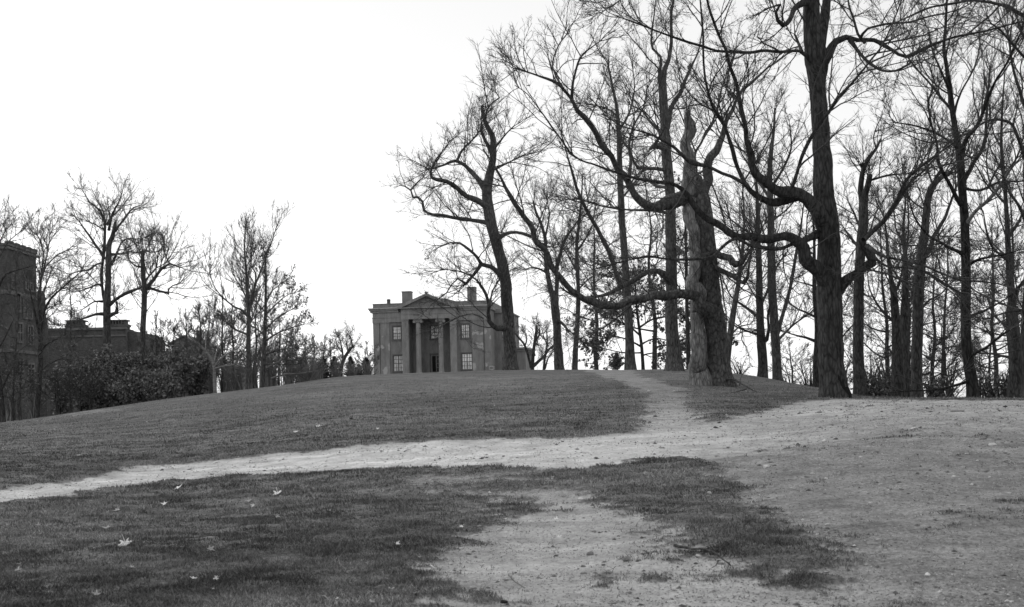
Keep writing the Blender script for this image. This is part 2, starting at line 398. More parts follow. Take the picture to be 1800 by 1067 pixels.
def grow(Pn, R, counts, tr, Lf, ang, up, wander, K, rscale, rmin, Labs=None):
    """children of every parent strand; counts per parent (float) -> arrays"""
    N, KP, _ = Pn.shape
    plen = np.linalg.norm(np.diff(Pn, axis=1), axis=-1).sum(1)
    cnt = np.floor(counts + RNG.random(N)).astype(int); pi = np.repeat(np.arange(N), cnt); M = len(pi)
    if M == 0: return np.zeros((0, K, 3)), np.zeros((0, K))
    t = tr[0] + (tr[1] - tr[0]) * RNG.random(M) ** .85
    f = t * (KP - 1); i = np.minimum(f.astype(int), KP - 2); a = (f - i)[:, None]
    p = Pn[pi, i] * (1 - a) + Pn[pi, i + 1] * a; T = norm(Pn[pi, i + 1] - Pn[pi, i])
    r0 = R[pi, i] * (1 - a[:, 0]) + R[pi, i + 1] * a[:, 0]
    q = norm(np.cross(T, RNG.normal(size=(M, 3)))); an = RNG.uniform(ang[0], ang[1], M)[:, None]
    d = norm(np.cos(an) * T + np.sin(an) * q + np.array([0, 0, up]))
    L = (plen[pi] * Lf if Labs is None else Labs) * RNG.uniform(.45, 1.2, M) * (1.1 - .55 * t)
    rs = np.clip(np.minimum(r0 * rscale, L * .010 + .003), rmin, None)
    out = [p]; cur = p.copy(); kink = RNG.normal(size=(M, 3))
    for k in range(K - 1):
        d = norm(d + wander * RNG.normal(size=(M, 3)) + np.array([0, 0, up * .35])); cur = cur + d * (L / (K - 1))[:, None]; out.append(cur)
    PP = np.stack(out, 1); tt = np.linspace(0, 1, K)[None, :]
    return PP, rs[:, None] * (1 - tt * .72)

def px_strand(pts, Y0, Y1, z0=None):
    """outline points (px,py,width px) -> world strand (n,4) incl. radius; depth drifts from Y0 to Y1"""
    pts = np.array(pts, float); d = np.concatenate([[0], np.cumsum(np.hypot(*np.diff(pts[:, :2], axis=0).T))]); d /= d[-1]
    out = []
    for (a, b, w), t in zip(pts, d):
        Y = Y0 + (Y1 - Y0) * (t ** .9); p = P(a, b, Y); out.append([*p, w * .5 * Y / F])
    return np.array(out)

def tree(name, label, Y, trunk, limbs=(), dens=1.0, len1=3.2, up=.10, bm=None, tm=None, extra=(), levels=3, t_lo=.35, group=None, lf=0, leafsize=.1, leafmat=None, cat='tree', second=None, side_up=None, rmin=.0042, flare=.45, trunk_twigs=True, sink=.25, flare_amp=1.0):
    """traced trunk and limbs + grown branches and twigs.  limbs: (points, depth drift in m)"""
    bm = bm or BARK; tm = tm or TWIG
    S = px_strand(trunk, Y, Y)
    x, y = S[0, 0], S[0, 1]; zg = float(H(x, y))
    foot = S[0].copy(); foot[2] = zg - sink
    if S[0, 2] < zg + .05: S = S[1:]
    S = np.vstack([foot, S])
    root = empty(name, (x, y, zg), label, cat, group)
    far = Y > 65
    Q = catmull(S, .12 if Y < 50 else .25)
    wob = np.stack([fbm(Q[:, 2] * 1.3, Q[:, 2] * 0 + k * 9.7 + x, 5) - .5 for k in range(3)], -1) * Q[:, 3:4] * .35
    wob[:, 2] = 0; Q[:, :3] += wob
    t = TM(); t.tubes(Q[None, :, :3], Q[None, :, 3], 30 if Y < 50 else 16, .024, cap=True, flare=flare, fa=flare_amp)
    t.build('trunk', bm, root)
    strands = []
    for item in limbs:
        pts, dz = item[:2]; y0 = Y + (item[2] if len(item) > 2 else 0)
        L = px_strand(pts, y0, y0 + dz); Lq = catmull(L, .15 if Y < 50 else .3)
        k = np.arange(len(Lq)); w = np.stack([vnoise(k * .35 + 31 * len(strands), k * 0 + c * 5.5, 8) - .5 for c in range(3)], -1)
        Lq[:, :3] += w * (Lq[:, 3:4] * 1.3) * np.minimum(1, k / 4)[:, None]
        dd = np.concatenate([[0], np.cumsum(np.linalg.norm(np.diff(Lq[:, :3], axis=0), axis=1))]); rr_ = Lq[:, 3] * .87 * (1 + .32 * np.exp(-dd / (2.5 * Lq[0, 3] + .02))) * (1 + .16 * (vnoise(dd * 1.7 + 7 * len(strands), dd * 0, 4) - .5) * 2)
        lt = TM(); lt.tubes(Lq[None, :, :3], np.maximum(rr_[None, :], .008), 12 if Y < 50 else 7, .07, cap=True)
        lt.build('limb', (item[3] if len(item) > 3 else bm), root); strands.append(resample(Lq, 24))
    par = list(strands)
    if trunk_twigs:
        Qt, lt_ = resample(Q, 24); k0 = int(24 * t_lo); par.append((resample(Qt[k0:], 24)[0], lt_ * (1 - t_lo)))
    cr = TM(); leafpos = []
    A = np.stack([p[0] for p in par]); LL = np.array([p[1] for p in par])
    P0, R0 = A[:, :, :3], A[:, :, 3]
    P1, R1 = grow(P0, R0, LL * 2.3 * dens, (.12, 1), 0, (.5, 1.25), up, .12, 9, .6, rmin * 1.9, Labs=len1 * 1.2)
    Pe, Re = grow(P0, R0, np.full(len(A), 3.0), (.93, 1), 0, (.1, .6), up, .12, 9, .8, rmin * 1.9, Labs=len1 * 1.2)
    P1 = np.concatenate([P1, Pe]); R1 = np.concatenate([R1, Re])
    cr.tubes(P1, R1, 5)
    P2, R2 = grow(P1, R1, np.full(len(P1), 9.5 * min(1, .4 + .6 * dens)), (.10, 1), .5, (.35, 1.0), up * .9, .14, 6, .65, rmin * 1.35)
    cr.tubes(P2, R2, 3)
    P3 = P2
    if levels > 2:
        P3, R3 = grow(P2, R2, np.full(len(P2), 7.5), (.12, 1), .5, (.3, .95), up * .7, .14, 4, .7, rmin); cr.tubes(P3, R3, 3)
    # twigs straight from the limbs
    Pw, Rw = grow(P0, R0, LL * 1.6 * dens, (.1, 1), 0, (.5, 1.3), up, .16, 5, .4, rmin, Labs=len1 * .3); cr.tubes(Pw, Rw, 3)
    cr.build('crown', tm, root)
    if lf:
        pool = P3.reshape(-1, 3); sel = pool[RNG.integers(0, len(pool), lf)]
        if len(extra): pass
        lm = TM(); lm.leaves(sel + RNG.normal(size=sel.shape) * .03, leafsize); lm.build('foliage', leafmat or LEAFM, root, False)
    return root

def auto(name, label, px, Y, top, spread, w, seed, lean=0, n=5, fork=.35, fx=1.0, base=None, **kw):
    """a tree described by its top, spread and trunk width in the photo; limbs made up by a seeded walk"""
    r = random.Random(seed)
    by = 712 - (px - 900) * .021 - (H(P(px, 700, Y)[0], Y) - EYE) * F / Y
    by = float(by); h = by - top
    tr = []
    x = px
    for k in range(7):
        t = k / 6; tr.append((px + lean * t ** 1.3 + r.uniform(-1, 1) * h * .012 * (k > 0), by - h * .93 * t, w * (1 - .86 * t) + .6))
    limbs = []
    for i in range(n):
        t = fork + (1 - fork) * .85 * (i + r.random() * .7) / n; s = 1 if (i + seed) % 2 else -1
        bx = px + lean * t ** 1.3; yy = by - h * .93 * t; ww = max(1.2, w * (1 - .8 * t) * .55)
        L = spread * (1.15 - .75 * (t - fork) / (1 - fork)) * r.uniform(.7, 1.1); rise = r.uniform(.35, 1.1)
        pts = [(bx, yy, ww)]
        for j in range(1, 5):
            q = j / 4; pts.append((bx + s * L * q ** .85 + r.uniform(-1, 1) * L * .06, yy - L * rise * q ** 1.3 * fx + r.uniform(-1, 1) * L * .07, ww * (1 - .75 * q)))
        limbs.append((pts, r.uniform(-1, 1) * L * Y / F * .9))
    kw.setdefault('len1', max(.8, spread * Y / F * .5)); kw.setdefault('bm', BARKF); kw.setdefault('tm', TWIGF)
    return tree(name, label, Y, tr, limbs, **kw)

# ================================================================ TREES: the big foreground maple
tree('broad_tree', 'huge dark forked tree in front with a jagged dark hollow at its foot', 33,
 [(1466,700,50),(1465,680,48),(1462,640,45),(1460,580,43),(1458,520,44),(1456,470,42),(1458,430,40),(1455,400,38),(1450,350,36),(1447,300,34),(1443,250,31),(1440,200,30),(1436,150,29),(1436,110,40),(1430,70,34),(1428,40,30),(1426,0,28),(1422,-60,25),(1418,-150,20),(1412,-260,12),(1408,-330,5)],
 [([(1437,120,24),(1446,85,24),(1450,40,19),(1455,0,17),(1465,-60,14),(1478,-150,9),(1490,-230,4)],2),
  ([(1458,505,30),(1437,478,27),(1415,445,24),(1395,424,20),(1375,414,17),(1340,417,16),(1300,414,15),(1270,400,15),(1235,378,13),(1215,352,11),(1200,335,9),(1178,322,8),(1150,318,7),(1110,312,6),(1080,303,5),(1050,293,4),(1021,281,3.5),(1000,265,3)],-3),
  ([(1000,265,3),(971,223,3),(951,196,2.5),(927,165,2),(905,150,1.5)],-2,-3),
  ([(1452,405,28),(1435,370,26),(1415,350,24),(1390,343,22),(1367,334,20),(1345,325,19),(1325,312,18),(1320,295,15),(1320,280,13),(1318,257,11),(1306,216,10),(1299,177,9),(1292,142,8),(1279,98,7),(1262,57,6),(1245,13,5),(1236,-25,4)],-3),
  ([(1400,345,18),(1367,352,17),(1350,353,15),(1330,340,13),(1313,323,10),(1299,296,9),(1286,257,8),(1272,223,7),(1257,194,7),(1245,165,6),(1238,125,5),(1235,64,4),(1231,0,3),(1228,-40,2)],-4),
  ([(1313,326,8),(1286,311,7.5),(1267,304,7),(1243,294,7),(1211,284,6.5),(1187,262,6),(1165,248,5),(1130,232,4),(1095,222,3),(1060,200,2)],-3,-2),
  ([(1385,342,9),(1400,315,8),(1405,285,7),(1427,240,6.5),(1457,194,6),(1474,170,5.5),(1497,146,5),(1521,118,4),(1531,105,4),(1548,84,3.5),(1568,44,3),(1585,0,2.5)],-3,-2),
  ([(1474,508,26),(1490,490,19),(1505,479,16),(1518,468,17),(1529,460,18),(1524,440,15),(1515,422,11),(1531,409,9),(1550,392,8),(1565,370,7.5),(1579,350,7),(1593,328,6)],-2),
  ([(1579,350,6),(1590,322,6),(1615,297,5),(1649,270,4),(1676,250,3),(1700,225,2)],-1,-2),
  ([(1518,422,8),(1545,400,7),(1562,380,6.5),(1582,350,5.5),(1597,325,5),(1622,300,4),(1650,272,2.5)],1,-1.5),
  ([(1524,432,7),(1535,440,7),(1560,452,6),(1608,462,5),(1645,476,4),(1688,491,4),(1725,495,3),(1760,500,2)],-3,-2),
  ([(1524,440,6),(1540,455,6),(1560,468,5),(1590,470,4),(1620,474,4),(1660,500,3),(1700,520,2)],-1,-2),
  ([(1446,108,20),(1457,93,17),(1470,75,14),(1487,68,12),(1507,72,9),(1538,73,8),(1565,88,7),(1592,101,6),(1629,84,4.5),(1676,66,4),(1727,56,3.5),(1798,37,2.5)],-2),
  ([(1495,71,8),(1514,98,6),(1531,115,6),(1551,125,5),(1575,125,4),(1599,111,2.5)],-2,-.5),
  ([(1520,75,6),(1508,60,5),(1504,47,4.5),(1494,17,4),(1490,-10,3)],1,-.7),
  ([(1512,68,5),(1525,50,4.5),(1558,42,4),(1600,38,3.5),(1640,28,3),(1690,15,2)],-2,-.7),
  ([(1437,120,12),(1420,100,9),(1407,91,7),(1383,90,6),(1336,91,6),(1272,91,5.5),(1221,79,5),(1171,61,4),(1127,44,3.5),(1085,28,2)],-3),
  ([(1410,92,6),(1403,75,5),(1397,60,3.5)],.5,-.3),
  ([(1426,0,16),(1410,3,12),(1397,13,10),(1388,32,9),(1377,44,9),(1369,37,7),(1365,22,6),(1372,8,4),(1350,15,3)],-2),
  ([(1436,412,14),(1416,421,11),(1384,433,8),(1355,437,7),(1323,433,6),(1291,421,6),(1262,440,5.5),(1245,452,5.5),(1200,457,5),(1165,455,4.5),(1140,450,4),(1100,458,3),(1040,475,2)],-4),
  ([(1422,-60,16),(1370,-90,12),(1310,-100,9),(1240,-90,7),(1170,-60,5),(1120,-20,4),(1060,20,2)],-5),
  ([(1470,-90,12),(1530,-100,9),(1600,-90,7),(1680,-60,5),(1750,-30,3)],-4)],
 dens=1.0, len1=1.9, t_lo=.55, bm=bark('dark_maple_bark', .03, .085), flare=.35, flare_amp=1.3, lf=14, leafsize=.16)
# hollow at the foot of that tree, its inner shade painted near-black
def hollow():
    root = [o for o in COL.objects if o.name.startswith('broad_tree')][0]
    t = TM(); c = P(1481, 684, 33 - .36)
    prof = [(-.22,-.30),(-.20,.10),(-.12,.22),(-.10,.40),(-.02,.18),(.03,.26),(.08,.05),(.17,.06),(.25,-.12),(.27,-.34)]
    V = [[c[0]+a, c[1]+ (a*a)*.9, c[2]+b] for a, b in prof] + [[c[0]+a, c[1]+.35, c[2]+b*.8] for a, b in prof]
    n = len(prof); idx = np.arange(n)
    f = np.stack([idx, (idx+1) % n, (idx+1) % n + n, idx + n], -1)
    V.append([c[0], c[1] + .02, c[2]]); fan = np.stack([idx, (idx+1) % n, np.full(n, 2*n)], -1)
    np_mesh('hollow', np.array(V), [f, fan], NEARBLACK, root, False)
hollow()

# twin-stemmed old tree with the sweeping limb
tree('twin_trunk_tree', 'old twin-stemmed tree with a long low limb sweeping left and a broken snag top', 42,
 [(1264,682,46),(1263,660,42),(1261,620,38),(1258,580,37),(1253,540,38),(1248,500,37),(1242,460,36),(1238,420,36),(1235,385,38),(1230,355,38),(1227,335,32),(1226,318,22),(1226,308,12)],
 [([(1232,686,46),(1233,665,38),(1233,640,33),(1230,600,30),(1227,560,28),(1224,520,27),(1221,480,25),(1218,440,22),(1216,400,22),(1213,365,26),(1211,330,29),(1209,295,27),(1208,265,24),(1208,240,22),(1209,220,19),(1210,204,13),(1211,195,5)],-.2,-.15,BARKP),
  ([(1256,580,30),(1250,553,28),(1236,533,25),(1215,520,20),(1180,515,18),(1150,520,17),(1120,523,16),(1090,534,16),(1060,537,15),(1030,528,14),(1010,514,13),(985,490,12),(965,460,12),(945,425,11),(930,395,10),(905,355,8),(885,320,6),(872,300,5),(860,280,4),(848,262,3)],-4),
  ([(1222,335,38),(1200,345,28),(1185,350,25),(1169,356,23),(1150,361,20),(1131,354,18),(1117,342,15),(1105,319,14),(1094,300,13),(1077,279,12),(1054,244,11),(1035,213,10),(1016,192,9),(1005,172,7),(978,145,6),(944,132,4),(904,120,3)],-4),
  ([(1005,172,6),(1008,140,4.5),(1015,112,4),(1030,90,3),(1058,70,2)],-2,-3.6),
  ([(990,155,4),(972,120,3.5),(980,85,3),(1000,55,2)],2,-3.7),
  ([(1226,350,30),(1236,325,22),(1245,295,18),(1256,265,15),(1268,242,12),(1275,215,10),(1288,190,8),(1300,165,6),(1325,140,5),(1360,112,4),(1390,90,2.5)],3),
  ([(1236,420,20),(1255,445,14),(1270,453,12),(1282,456,12),(1291,468,12),(1304,464,9),(1312,448,7),(1325,430,5),(1340,400,3)],-2),
  ([(1242,465,16),(1265,474,11),(1288,485,9),(1307,495,8),(1315,486,6),(1318,460,5),(1322,430,4),(1330,390,2)],-2.5),
  ([(1218,330,8),(1225,300,7),(1222,270,6),(1240,235,5),(1262,190,4),(1270,150,3),(1290,100,2)],2,.3),
  ([(1105,316,6),(1110,285,6),(1106,260,5),(1112,225,4),(1130,190,3),(1138,150,2)],1,-2.5)],
 dens=.95, len1=2.3, t_lo=.75, bm=bark('gnarled_bark', .05, .15, 5, 9), tm=TWIG, trunk_twigs=False, flare=.5, flare_amp=2.2)

# tree in front of the mansion
tree('leaning_tree', 'tall tree before the mansion with pollarded top and limbs all reaching left', 74,
 [(897,652,30),(896,630,24),(895,600,22),(893,550,21),(889,500,20),(884,470,20),(876,440,19),(868,410,19),(861,380,20),(857,350,18),(857,330,17),(861,306,15),(866,282,12),(867,257,11),(865,238,10),(856,221,8),(850,204,7),(847,186,5)],
 [([(864,393,13),(851,391,9),(831,388,8),(797,382,7.5),(780,378,7),(761,378,6),(746,371,5.5),(743,355,5),(734,346,5),(726,346,4.5),(722,334,3.5),(710,327,2.5)],2),
  ([(722,334,3.5),(732,322,3),(745,311,2.5)],1,2),
  ([(860,366,14),(839,352,12),(822,343,11),(805,329,10),(785,318,9),(758,310,7),(760,292,3.5),(768,278,3),(777,267,2)],-3),
  ([(855,335,12),(841,316,9),(827,301,8),(815,290,8),(802,284,7),(780,290,5),(765,294,4),(749,298,3)],2),
  ([(803,285,5),(810,267,5),(827,248,4),(841,235,3)],1,2),
  ([(864,268,9),(851,245,7),(844,228,6),(845,217,4)],-1),
  ([(853,206,4),(856,194,4),(866,181,3),(878,172,2.5),(870,160,2)],1),
  ([(886,490,13),(874,477,9),(861,468,8),(845,464,7.5),(837,451,6.5),(824,438,5.5),(808,426,4.5),(792,426,3),(771,435,2)],-2),
  ([(845,465,6.5),(834,482,5.5),(819,501,5)],0,-1),
  ([(819,500,4),(805,490,3),(795,500,2.5),(785,515,2)],-1,-1),
  ([(897,572,16),(888,575,13),(876,577,12),(861,564,9),(858,550,7),(859,537,6.5),(853,516,5.5),(842,498,4.5),(829,486,3.5),(806,476,3),(771,472,2)],-3),
  ([(860,540,5),(866,510,3.5),(872,500,3)],0,-2),
  ([(850,560,3),(830,552,2.5),(800,560,2.5),(775,575,1.5)],-1,-2),
  ([(874,420,9),(890,411,6.5),(908,409,6),(929,414,5.5),(945,424,4.5),(955,440,3)],2),
  ([(864,300,5),(885,290,3.5),(915,275,2.5),(940,268,2)],2), ([(868,262,5),(885,240,3),(905,220,2)],-2)],
 dens=1.15, len1=2.9, t_lo=.2, bm=BARK2, tm=TWIG, flare=.5, rmin=.0065)

tree('forked_tree', 'grey tree right of the mansion whose stem forks halfway up', 80,
 [(984,652,18),(981,620,16),(979,580,14),(976,545,15),(972,520,10),(966,500,9),(961,470,8),(959,440,7),(958,417,6),(950,390,5),(943,375,4),(937,354,3)],
 [([(976,540,12),(981,503,9),(980,469,8),(986,445,7),(992,427,6),(1000,410,5),(1010,396,3),(1019,382,2)],2),
  ([(977,560,6),(990,570,5),(999,584,5)],-1),
  ([(962,480,5),(940,470,3),(920,474,2)],-2), ([(958,420,4),(965,380,3),(960,345,2)],1)],
 dens=1.3, len1=2.6, t_lo=.35, bm=BARK2, tm=TWIG, rmin=.0065)
tree('slender_tree', 'slim straight grey trunk between the forked tree and the leaning leafy oak', 82,
 [(1010,652,11),(1011,620,9.5),(1014,580,8.5),(1016,540,8),(1016,500,7),(1015,470,7),(1014,430,6),(1018,390,4.5),(1022,350,3),(1024,310,2)],
 [([(1015,480,4),(1000,450,3),(985,430,2)],2),([(1015,440,4),(1035,410,3),(1050,380,2)],-2),([(1016,510,4),(1035,490,3),(1055,480,2)],1)],
 dens=1.2, len1=2.4, t_lo=.4, bm=BARK2, tm=TWIG, rmin=.0065)
tree('tall_tree', 'tall narrow trunk rising behind the long low sweeping limb', 62,
 [(1108,646,20),(1107,620,17),(1106,580,14.5),(1102,510,13.5),(1098,450,12.5),(1094,400,12),(1091,340,11),(1089,290,10),(1088,240,8),(1084,190,6),(1076,150,4.5),(1068,110,3)],
 [([(1092,350,5),(1110,330,4),(1130,300,3)],2),([(1090,300,5),(1070,270,4),(1045,255,3)],2),([(1088,230,5),(1105,200,4),(1115,160,3),(1112,120,2)],1),([(1086,205,4),(1065,190,3),(1040,185,2)],-2),([(1092,365,4),(1060,362,3.5),(1020,350,3),(985,352,2)],-3)],
 dens=1.1, len1=2.4, t_lo=.5, bm=BARK2, tm=TWIG, rmin=.0055)
tree('tall_tree', 'thick straight trunk on the mound just left of the twin-stemmed tree', 55,
 [(1186,654,36),(1185,635,28),(1183,600,24),(1181,560,22),(1180,520,21),(1180,460,20),(1179,400,19),(1178,340,18),(1173,290,18),(1170,250,17),(1168,210,16),(1166,170,15),(1165,140,13),(1168,122,9),(1175,105,7),(1180,75,6),(1180,40,5),(1180,20,5),(1184,0,4),(1187,-50,3)],
 [([(1171,225,13),(1180,195,10),(1190,175,9),(1200,160,8),(1205,142,7),(1214,120,5),(1228,90,3.5),(1235,50,2.5)],2),
  ([(1165,160,9),(1158,140,7),(1161,100,5.5),(1148,85,5),(1146,55,4),(1150,20,2.5)],-1),
  ([(1173,258,17),(1160,257,13),(1150,256,10),(1142,262,5)],-1), ([(1150,256,6),(1158,243,5),(1166,230,3)],-1,-.8),
  ([(1182,500,18),(1172,486,15),(1158,476,13),(1137,476,12),(1117,489,11),(1092,503,11),(1068,517,8),(1044,522,7),(1015,522,5),(985,505,3)],-3),
  ([(1092,503,11),(1082,480,10.5),(1075,460,10),(1068,441,9.5),(1057,420,9),(1047,399,8.5),(1035,378,8),(1026,358,7.5),(1014,328,6),(1004,300,4.5),(994,265,3)],-3,-2),
  ([(1174,300,9),(1150,297,7),(1122,296,6),(1113,283,5),(1105,262,4),(1085,240,3)],-2),
  ([(1174,330,8),(1150,325,5),(1135,312,4)],2), ([(1170,240,7),(1145,215,5),(1130,195,4),(1110,185,3)],2),
  ([(1179,375,6),(1140,370,5),(1100,368,4),(1060,362,3),(1020,350,2)],-3), ([(1182,430,7),(1198,440,6),(1208,452,4)],-1)],
 dens=1.0, len1=2.4, t_lo=.45, bm=BARK2, tm=TWIG, rmin=.005)

# trees behind, on the mound
tree('forked_tree', 'dark trunk with low forking side limb, left one of the pair behind the mound', 58,
 [(1341,666,20),(1341,640,17),(1338,600,16),(1336,570,14),(1335,520,12.5),(1335,480,11),(1333,430,9),(1332,380,7),(1330,330,5),(1328,290,3)],
 [([(1338,602,10),(1348,597,8),(1352,580,6),(1351,555,5),(1356,530,3)],-1),([(1336,560,6),(1310,540,5),(1285,520,3),(1270,490,2)],2),([(1336,540,6),(1345,520,5),(1365,470,4),(1385,440,2)],2),([(1338,590,5),(1315,583,4),(1295,575,3),(1275,560,2)],-2)],
 dens=1.1, len1=2.4, t_lo=.25, bm=BARK, tm=TWIG, rmin=.0055)
tree('tall_tree', 'grey straight trunk with one rising right limb, right one of the pair behind the mound', 60,
 [(1367,669,18),(1366,640,16),(1364,610,16),(1360,560,15.5),(1357,500,15),(1356,440,14),(1355,380,12),(1353,320,10),(1355,270,8),(1360,230,5),(1362,190,3)],
 [([(1365,585,12),(1374,562,8),(1382,540,8),(1390,505,7),(1396,470,6.5),(1402,435,6),(1408,400,4),(1412,360,2)],2),([(1365,600,6),(1390,575,4),(1410,560,3),(1430,545,2)],2),([(1355,350,7),(1335,320,5),(1320,280,4),(1318,240,2)],2),([(1355,330,6),(1375,300,5),(1390,260,4),(1388,220,2)],-2),([(1354,390,5),(1380,370,4),(1405,345,2)],2)],
 dens=1.2, len1=2.4, t_lo=.35, bm=BARK2, tm=TWIG, rmin=.0055)
tree('slender_tree', 'leaning slim grey trunk just right of the twin-stemmed tree', 54,
 [(1277,664,14),(1278,640,12),(1282,600,11),(1288,555,10.5),(1294,520,9),(1299,490,8),(1305,440,6),(1308,390,4),(1306,340,2.5)],
 [([(1284,590,4),(1300,575,3),(1318,570,2)],2),([(1300,480,5),(1318,450,4),(1330,410,2)],2),([(1303,450,4),(1290,410,3),(1280,370,2)],1)],
 dens=1.1, len1=2.0, t_lo=.3, bm=BARK2, tm=TWIG, rmin=.005)
tree('slender_tree', 'thin dark trunk half hidden left of the twin-stemmed tree', 64,
 [(1211,654,9),(1210,620,8),(1208,570,7),(1207,520,6),(1206,460,5),(1205,400,4),(1203,340,2)],
 [([(1208,560,3),(1222,530,2.5),(1235,500,2)],1),([(1207,500,3),(1196,470,2),(1190,440,2)],1)],
 dens=1.0, len1=2.0, t_lo=.35, bm=BARK, tm=TWIG, rmin=.005, lf=420, leafsize=.15)

# right-hand grove
tree('pollard_tree', 'trunk ending in two cut-off prongs right of the huge forked tree', 46,
 [(1513,696,24),(1511,670,21),(1509,622,19),(1509,560,18),(1509,513,18),(1511,470,17),(1515,421,17),(1518,385,17),(1518,365,16),(1516,350,11),(1513,335,10),(1515,312,9),(1518,297,8),(1528,277,7),(1541,260,4.5),(1548,245,3)],
 [([(1518,372,14),(1521,355,13),(1525,338,12),(1529,320,12),(1531,306,11)],-.5),([(1519,293,6),(1512,289,5)],-.3),([(1527,318,5),(1560,308,4),(1600,304,2.5)],-2),([(1513,440,6),(1495,418,5),(1482,400,3)],2),([(1512,400,5),(1500,372,4),(1490,350,2)],1),([(1540,262,3),(1535,240,3),(1545,215,2)],1)],
 dens=1.1, len1=2.0, t_lo=.5, bm=BARK, tm=TWIG, rmin=.0045)
tree('pollard_tree', 'thick trunk bending right to a cut double top in the right grove', 44,
 [(1612,703,24),(1611,670,20),(1612,622,19),(1613,580,19),(1614,549,19),(1617,476,18),(1620,445,17),(1624,415,15),(1628,378,13),(1631,350,12),(1638,330,12),(1648,318,9),(1658,310,8),(1674,302,6)],
 [([(1638,328,8),(1648,312,7),(1655,300,6)],.5),([(1620,450,12),(1634,436,9.5),(1648,403,7.5),(1658,385,6.5),(1667,363,5.5),(1678,337,3)],1),([(1612,560,6),(1630,530,4),(1655,515,3),(1680,490,2)],2),([(1614,520,6),(1590,500,5),(1570,475,3),(1560,440,2)],2),([(1640,325,4),(1630,290,3),(1640,250,2)],1),([(1658,310,4),(1672,280,3),(1680,240,2)],1),([(1628,370,4),(1600,350,3),(1585,320,2)],1)],
 dens=1.15, len1=2.1, t_lo=.4, bm=BARK, tm=TWIG, rmin=.0045)
tree('tall_tree', 'stout dark trunk narrowing upward, leftmost of the close cluster in the right grove', 50,
 [(1580,703,28),(1579,670,24),(1578,640,22),(1577,586,18),(1574,550,15),(1571,520,12),(1566,487,8),(1561,450,6),(1558,410,4),(1552,370,2)],
 [([(1576,570,7),(1550,545,5),(1530,510,3),(1525,480,2)],2),([(1570,520,6),(1585,480,4),(1590,440,2)],1)],
 dens=1.1, len1=2.1, t_lo=.35, bm=BARK, tm=TWIG, rmin=.0045)
tree('slender_tree', 'slim trunk with knotted middle squeezed between two thicker right grove trunks', 49,
 [(1595,703,10),(1594,660,10),(1591,600,12),(1590,560,14),(1591,520,12),(1592,483,10),(1591,440,7),(1588,400,5),(1592,350,3),(1590,300,2)],
 [([(1591,540,6),(1604,520,5),(1606,490,3)],1),([(1590,430,4),(1575,400,3),(1570,360,2)],1)],
 dens=1.1, len1=2.0, t_lo=.35, bm=BARK, tm=TWIG, rmin=.0045)
tree('tall_tree', 'black straight trunk with long upswept branches, second from the right', 36,
 [(1711,704,22),(1709,680,20),(1705,650,19),(1701,622,18),(1698,580,17.5),(1698,549,17),(1698,476,16),(1696,403,15),(1693,352,14),(1690,320,14),(1688,280,13),(1683,245,11),(1678,219,10),(1671,169,9),(1664,118,7),(1659,84,6),(1662,50,5),(1664,10,4),(1666,-40,3),(1666,-90,2)],
 [([(1690,275,10),(1700,245,8),(1720,219,8),(1733,182,7),(1750,145,5.5),(1771,108,4.5),(1785,78,3.5),(1798,51,2.5)],-2),
  ([(1692,320,10),(1700,305,8),(1723,268,7),(1731,240,6),(1733,216,5),(1736,170,4),(1740,120,3)],2),
  ([(1679,215,8),(1669,188,6),(1652,168,5),(1636,148,4.5),(1609,118,3.5),(1585,88,2.5),(1560,70,2)],2),
  ([(1692,362,10),(1683,351,8),(1669,324,7),(1649,287,6),(1646,256,5.5),(1636,216,4.5),(1633,172,3.5),(1640,155,2)],-2),
  ([(1692,446,9),(1680,440,6.5),(1659,429,6),(1630,410,5),(1608,381,4),(1596,345,2)],-2),
  ([(1694,520,8),(1680,512,6),(1659,498,5),(1623,476,4),(1590,462,2)],2),
  ([(1696,396,10),(1710,380,8),(1729,359,7.5),(1754,332,6),(1777,297,4.5),(1800,270,3),(1830,240,2)],-2,0,BARKP),
  ([(1703,628,8),(1718,618,6),(1732,611,5),(1754,593,4.5),(1790,570,3)],-2),
  ([(1707,668,6),(1680,678,5),(1650,684,4),(1610,686,3.5),(1560,690,2)],-1),
  ([(1670,160,5),(1655,125,4),(1640,90,3),(1632,50,2)],-1),([(1676,205,5),(1690,160,4),(1712,120,3),(1722,80,2)],1),([(1662,100,4),(1672,60,3),(1684,20,2)],-1),
  ([(1686,262,6),(1650,238,4.5),(1610,222,3.5),(1570,215,2)],-2),([(1692,330,6),(1720,335,5),(1760,320,4),(1800,318,2)],2),([(1698,560,6),(1720,550,5),(1760,530,3),(1800,500,2)],2),
  ([(1696,470,6),(1720,455,5),(1750,450,4),(1790,440,2)],-1)],
 dens=.9, len1=1.9, t_lo=.4, bm=bark('black_bark', .02, .055), tm=TWIG, up=.2)
tree('tall_tree', 'black trunk with dense wiry branches near the right edge of the photo', 38,
 [(1788,704,34),(1787,690,29),(1786,640,22),(1784,586,18),(1781,550,15),(1778,513,14),(1773,458,11),(1771,403,9),(1768,352,7),(1764,300,6),(1760,250,5),(1762,190,3.5),(1766,130,2)],
 [([(1784,590,8),(1765,570,5),(1745,550,4),(1735,520,2)],2),([(1780,530,8),(1795,500,6),(1815,470,4)],-2),([(1774,460,6),(1750,440,5),(1735,410,4),(1728,370,2)],-1),([(1772,420,6),(1790,390,5),(1810,350,3)],1),([(1769,360,5),(1745,330,4),(1735,290,3),(1738,250,2)],2),([(1765,310,5),(1785,280,4),(1800,240,3)],-1),([(1761,260,4),(1745,230,3),(1740,190,2)],1),([(1786,630,7),(1760,625,5),(1735,620,3)],1)],
 dens=1.1, len1=1.9, t_lo=.3, bm=BARK, tm=TWIG, up=.2)
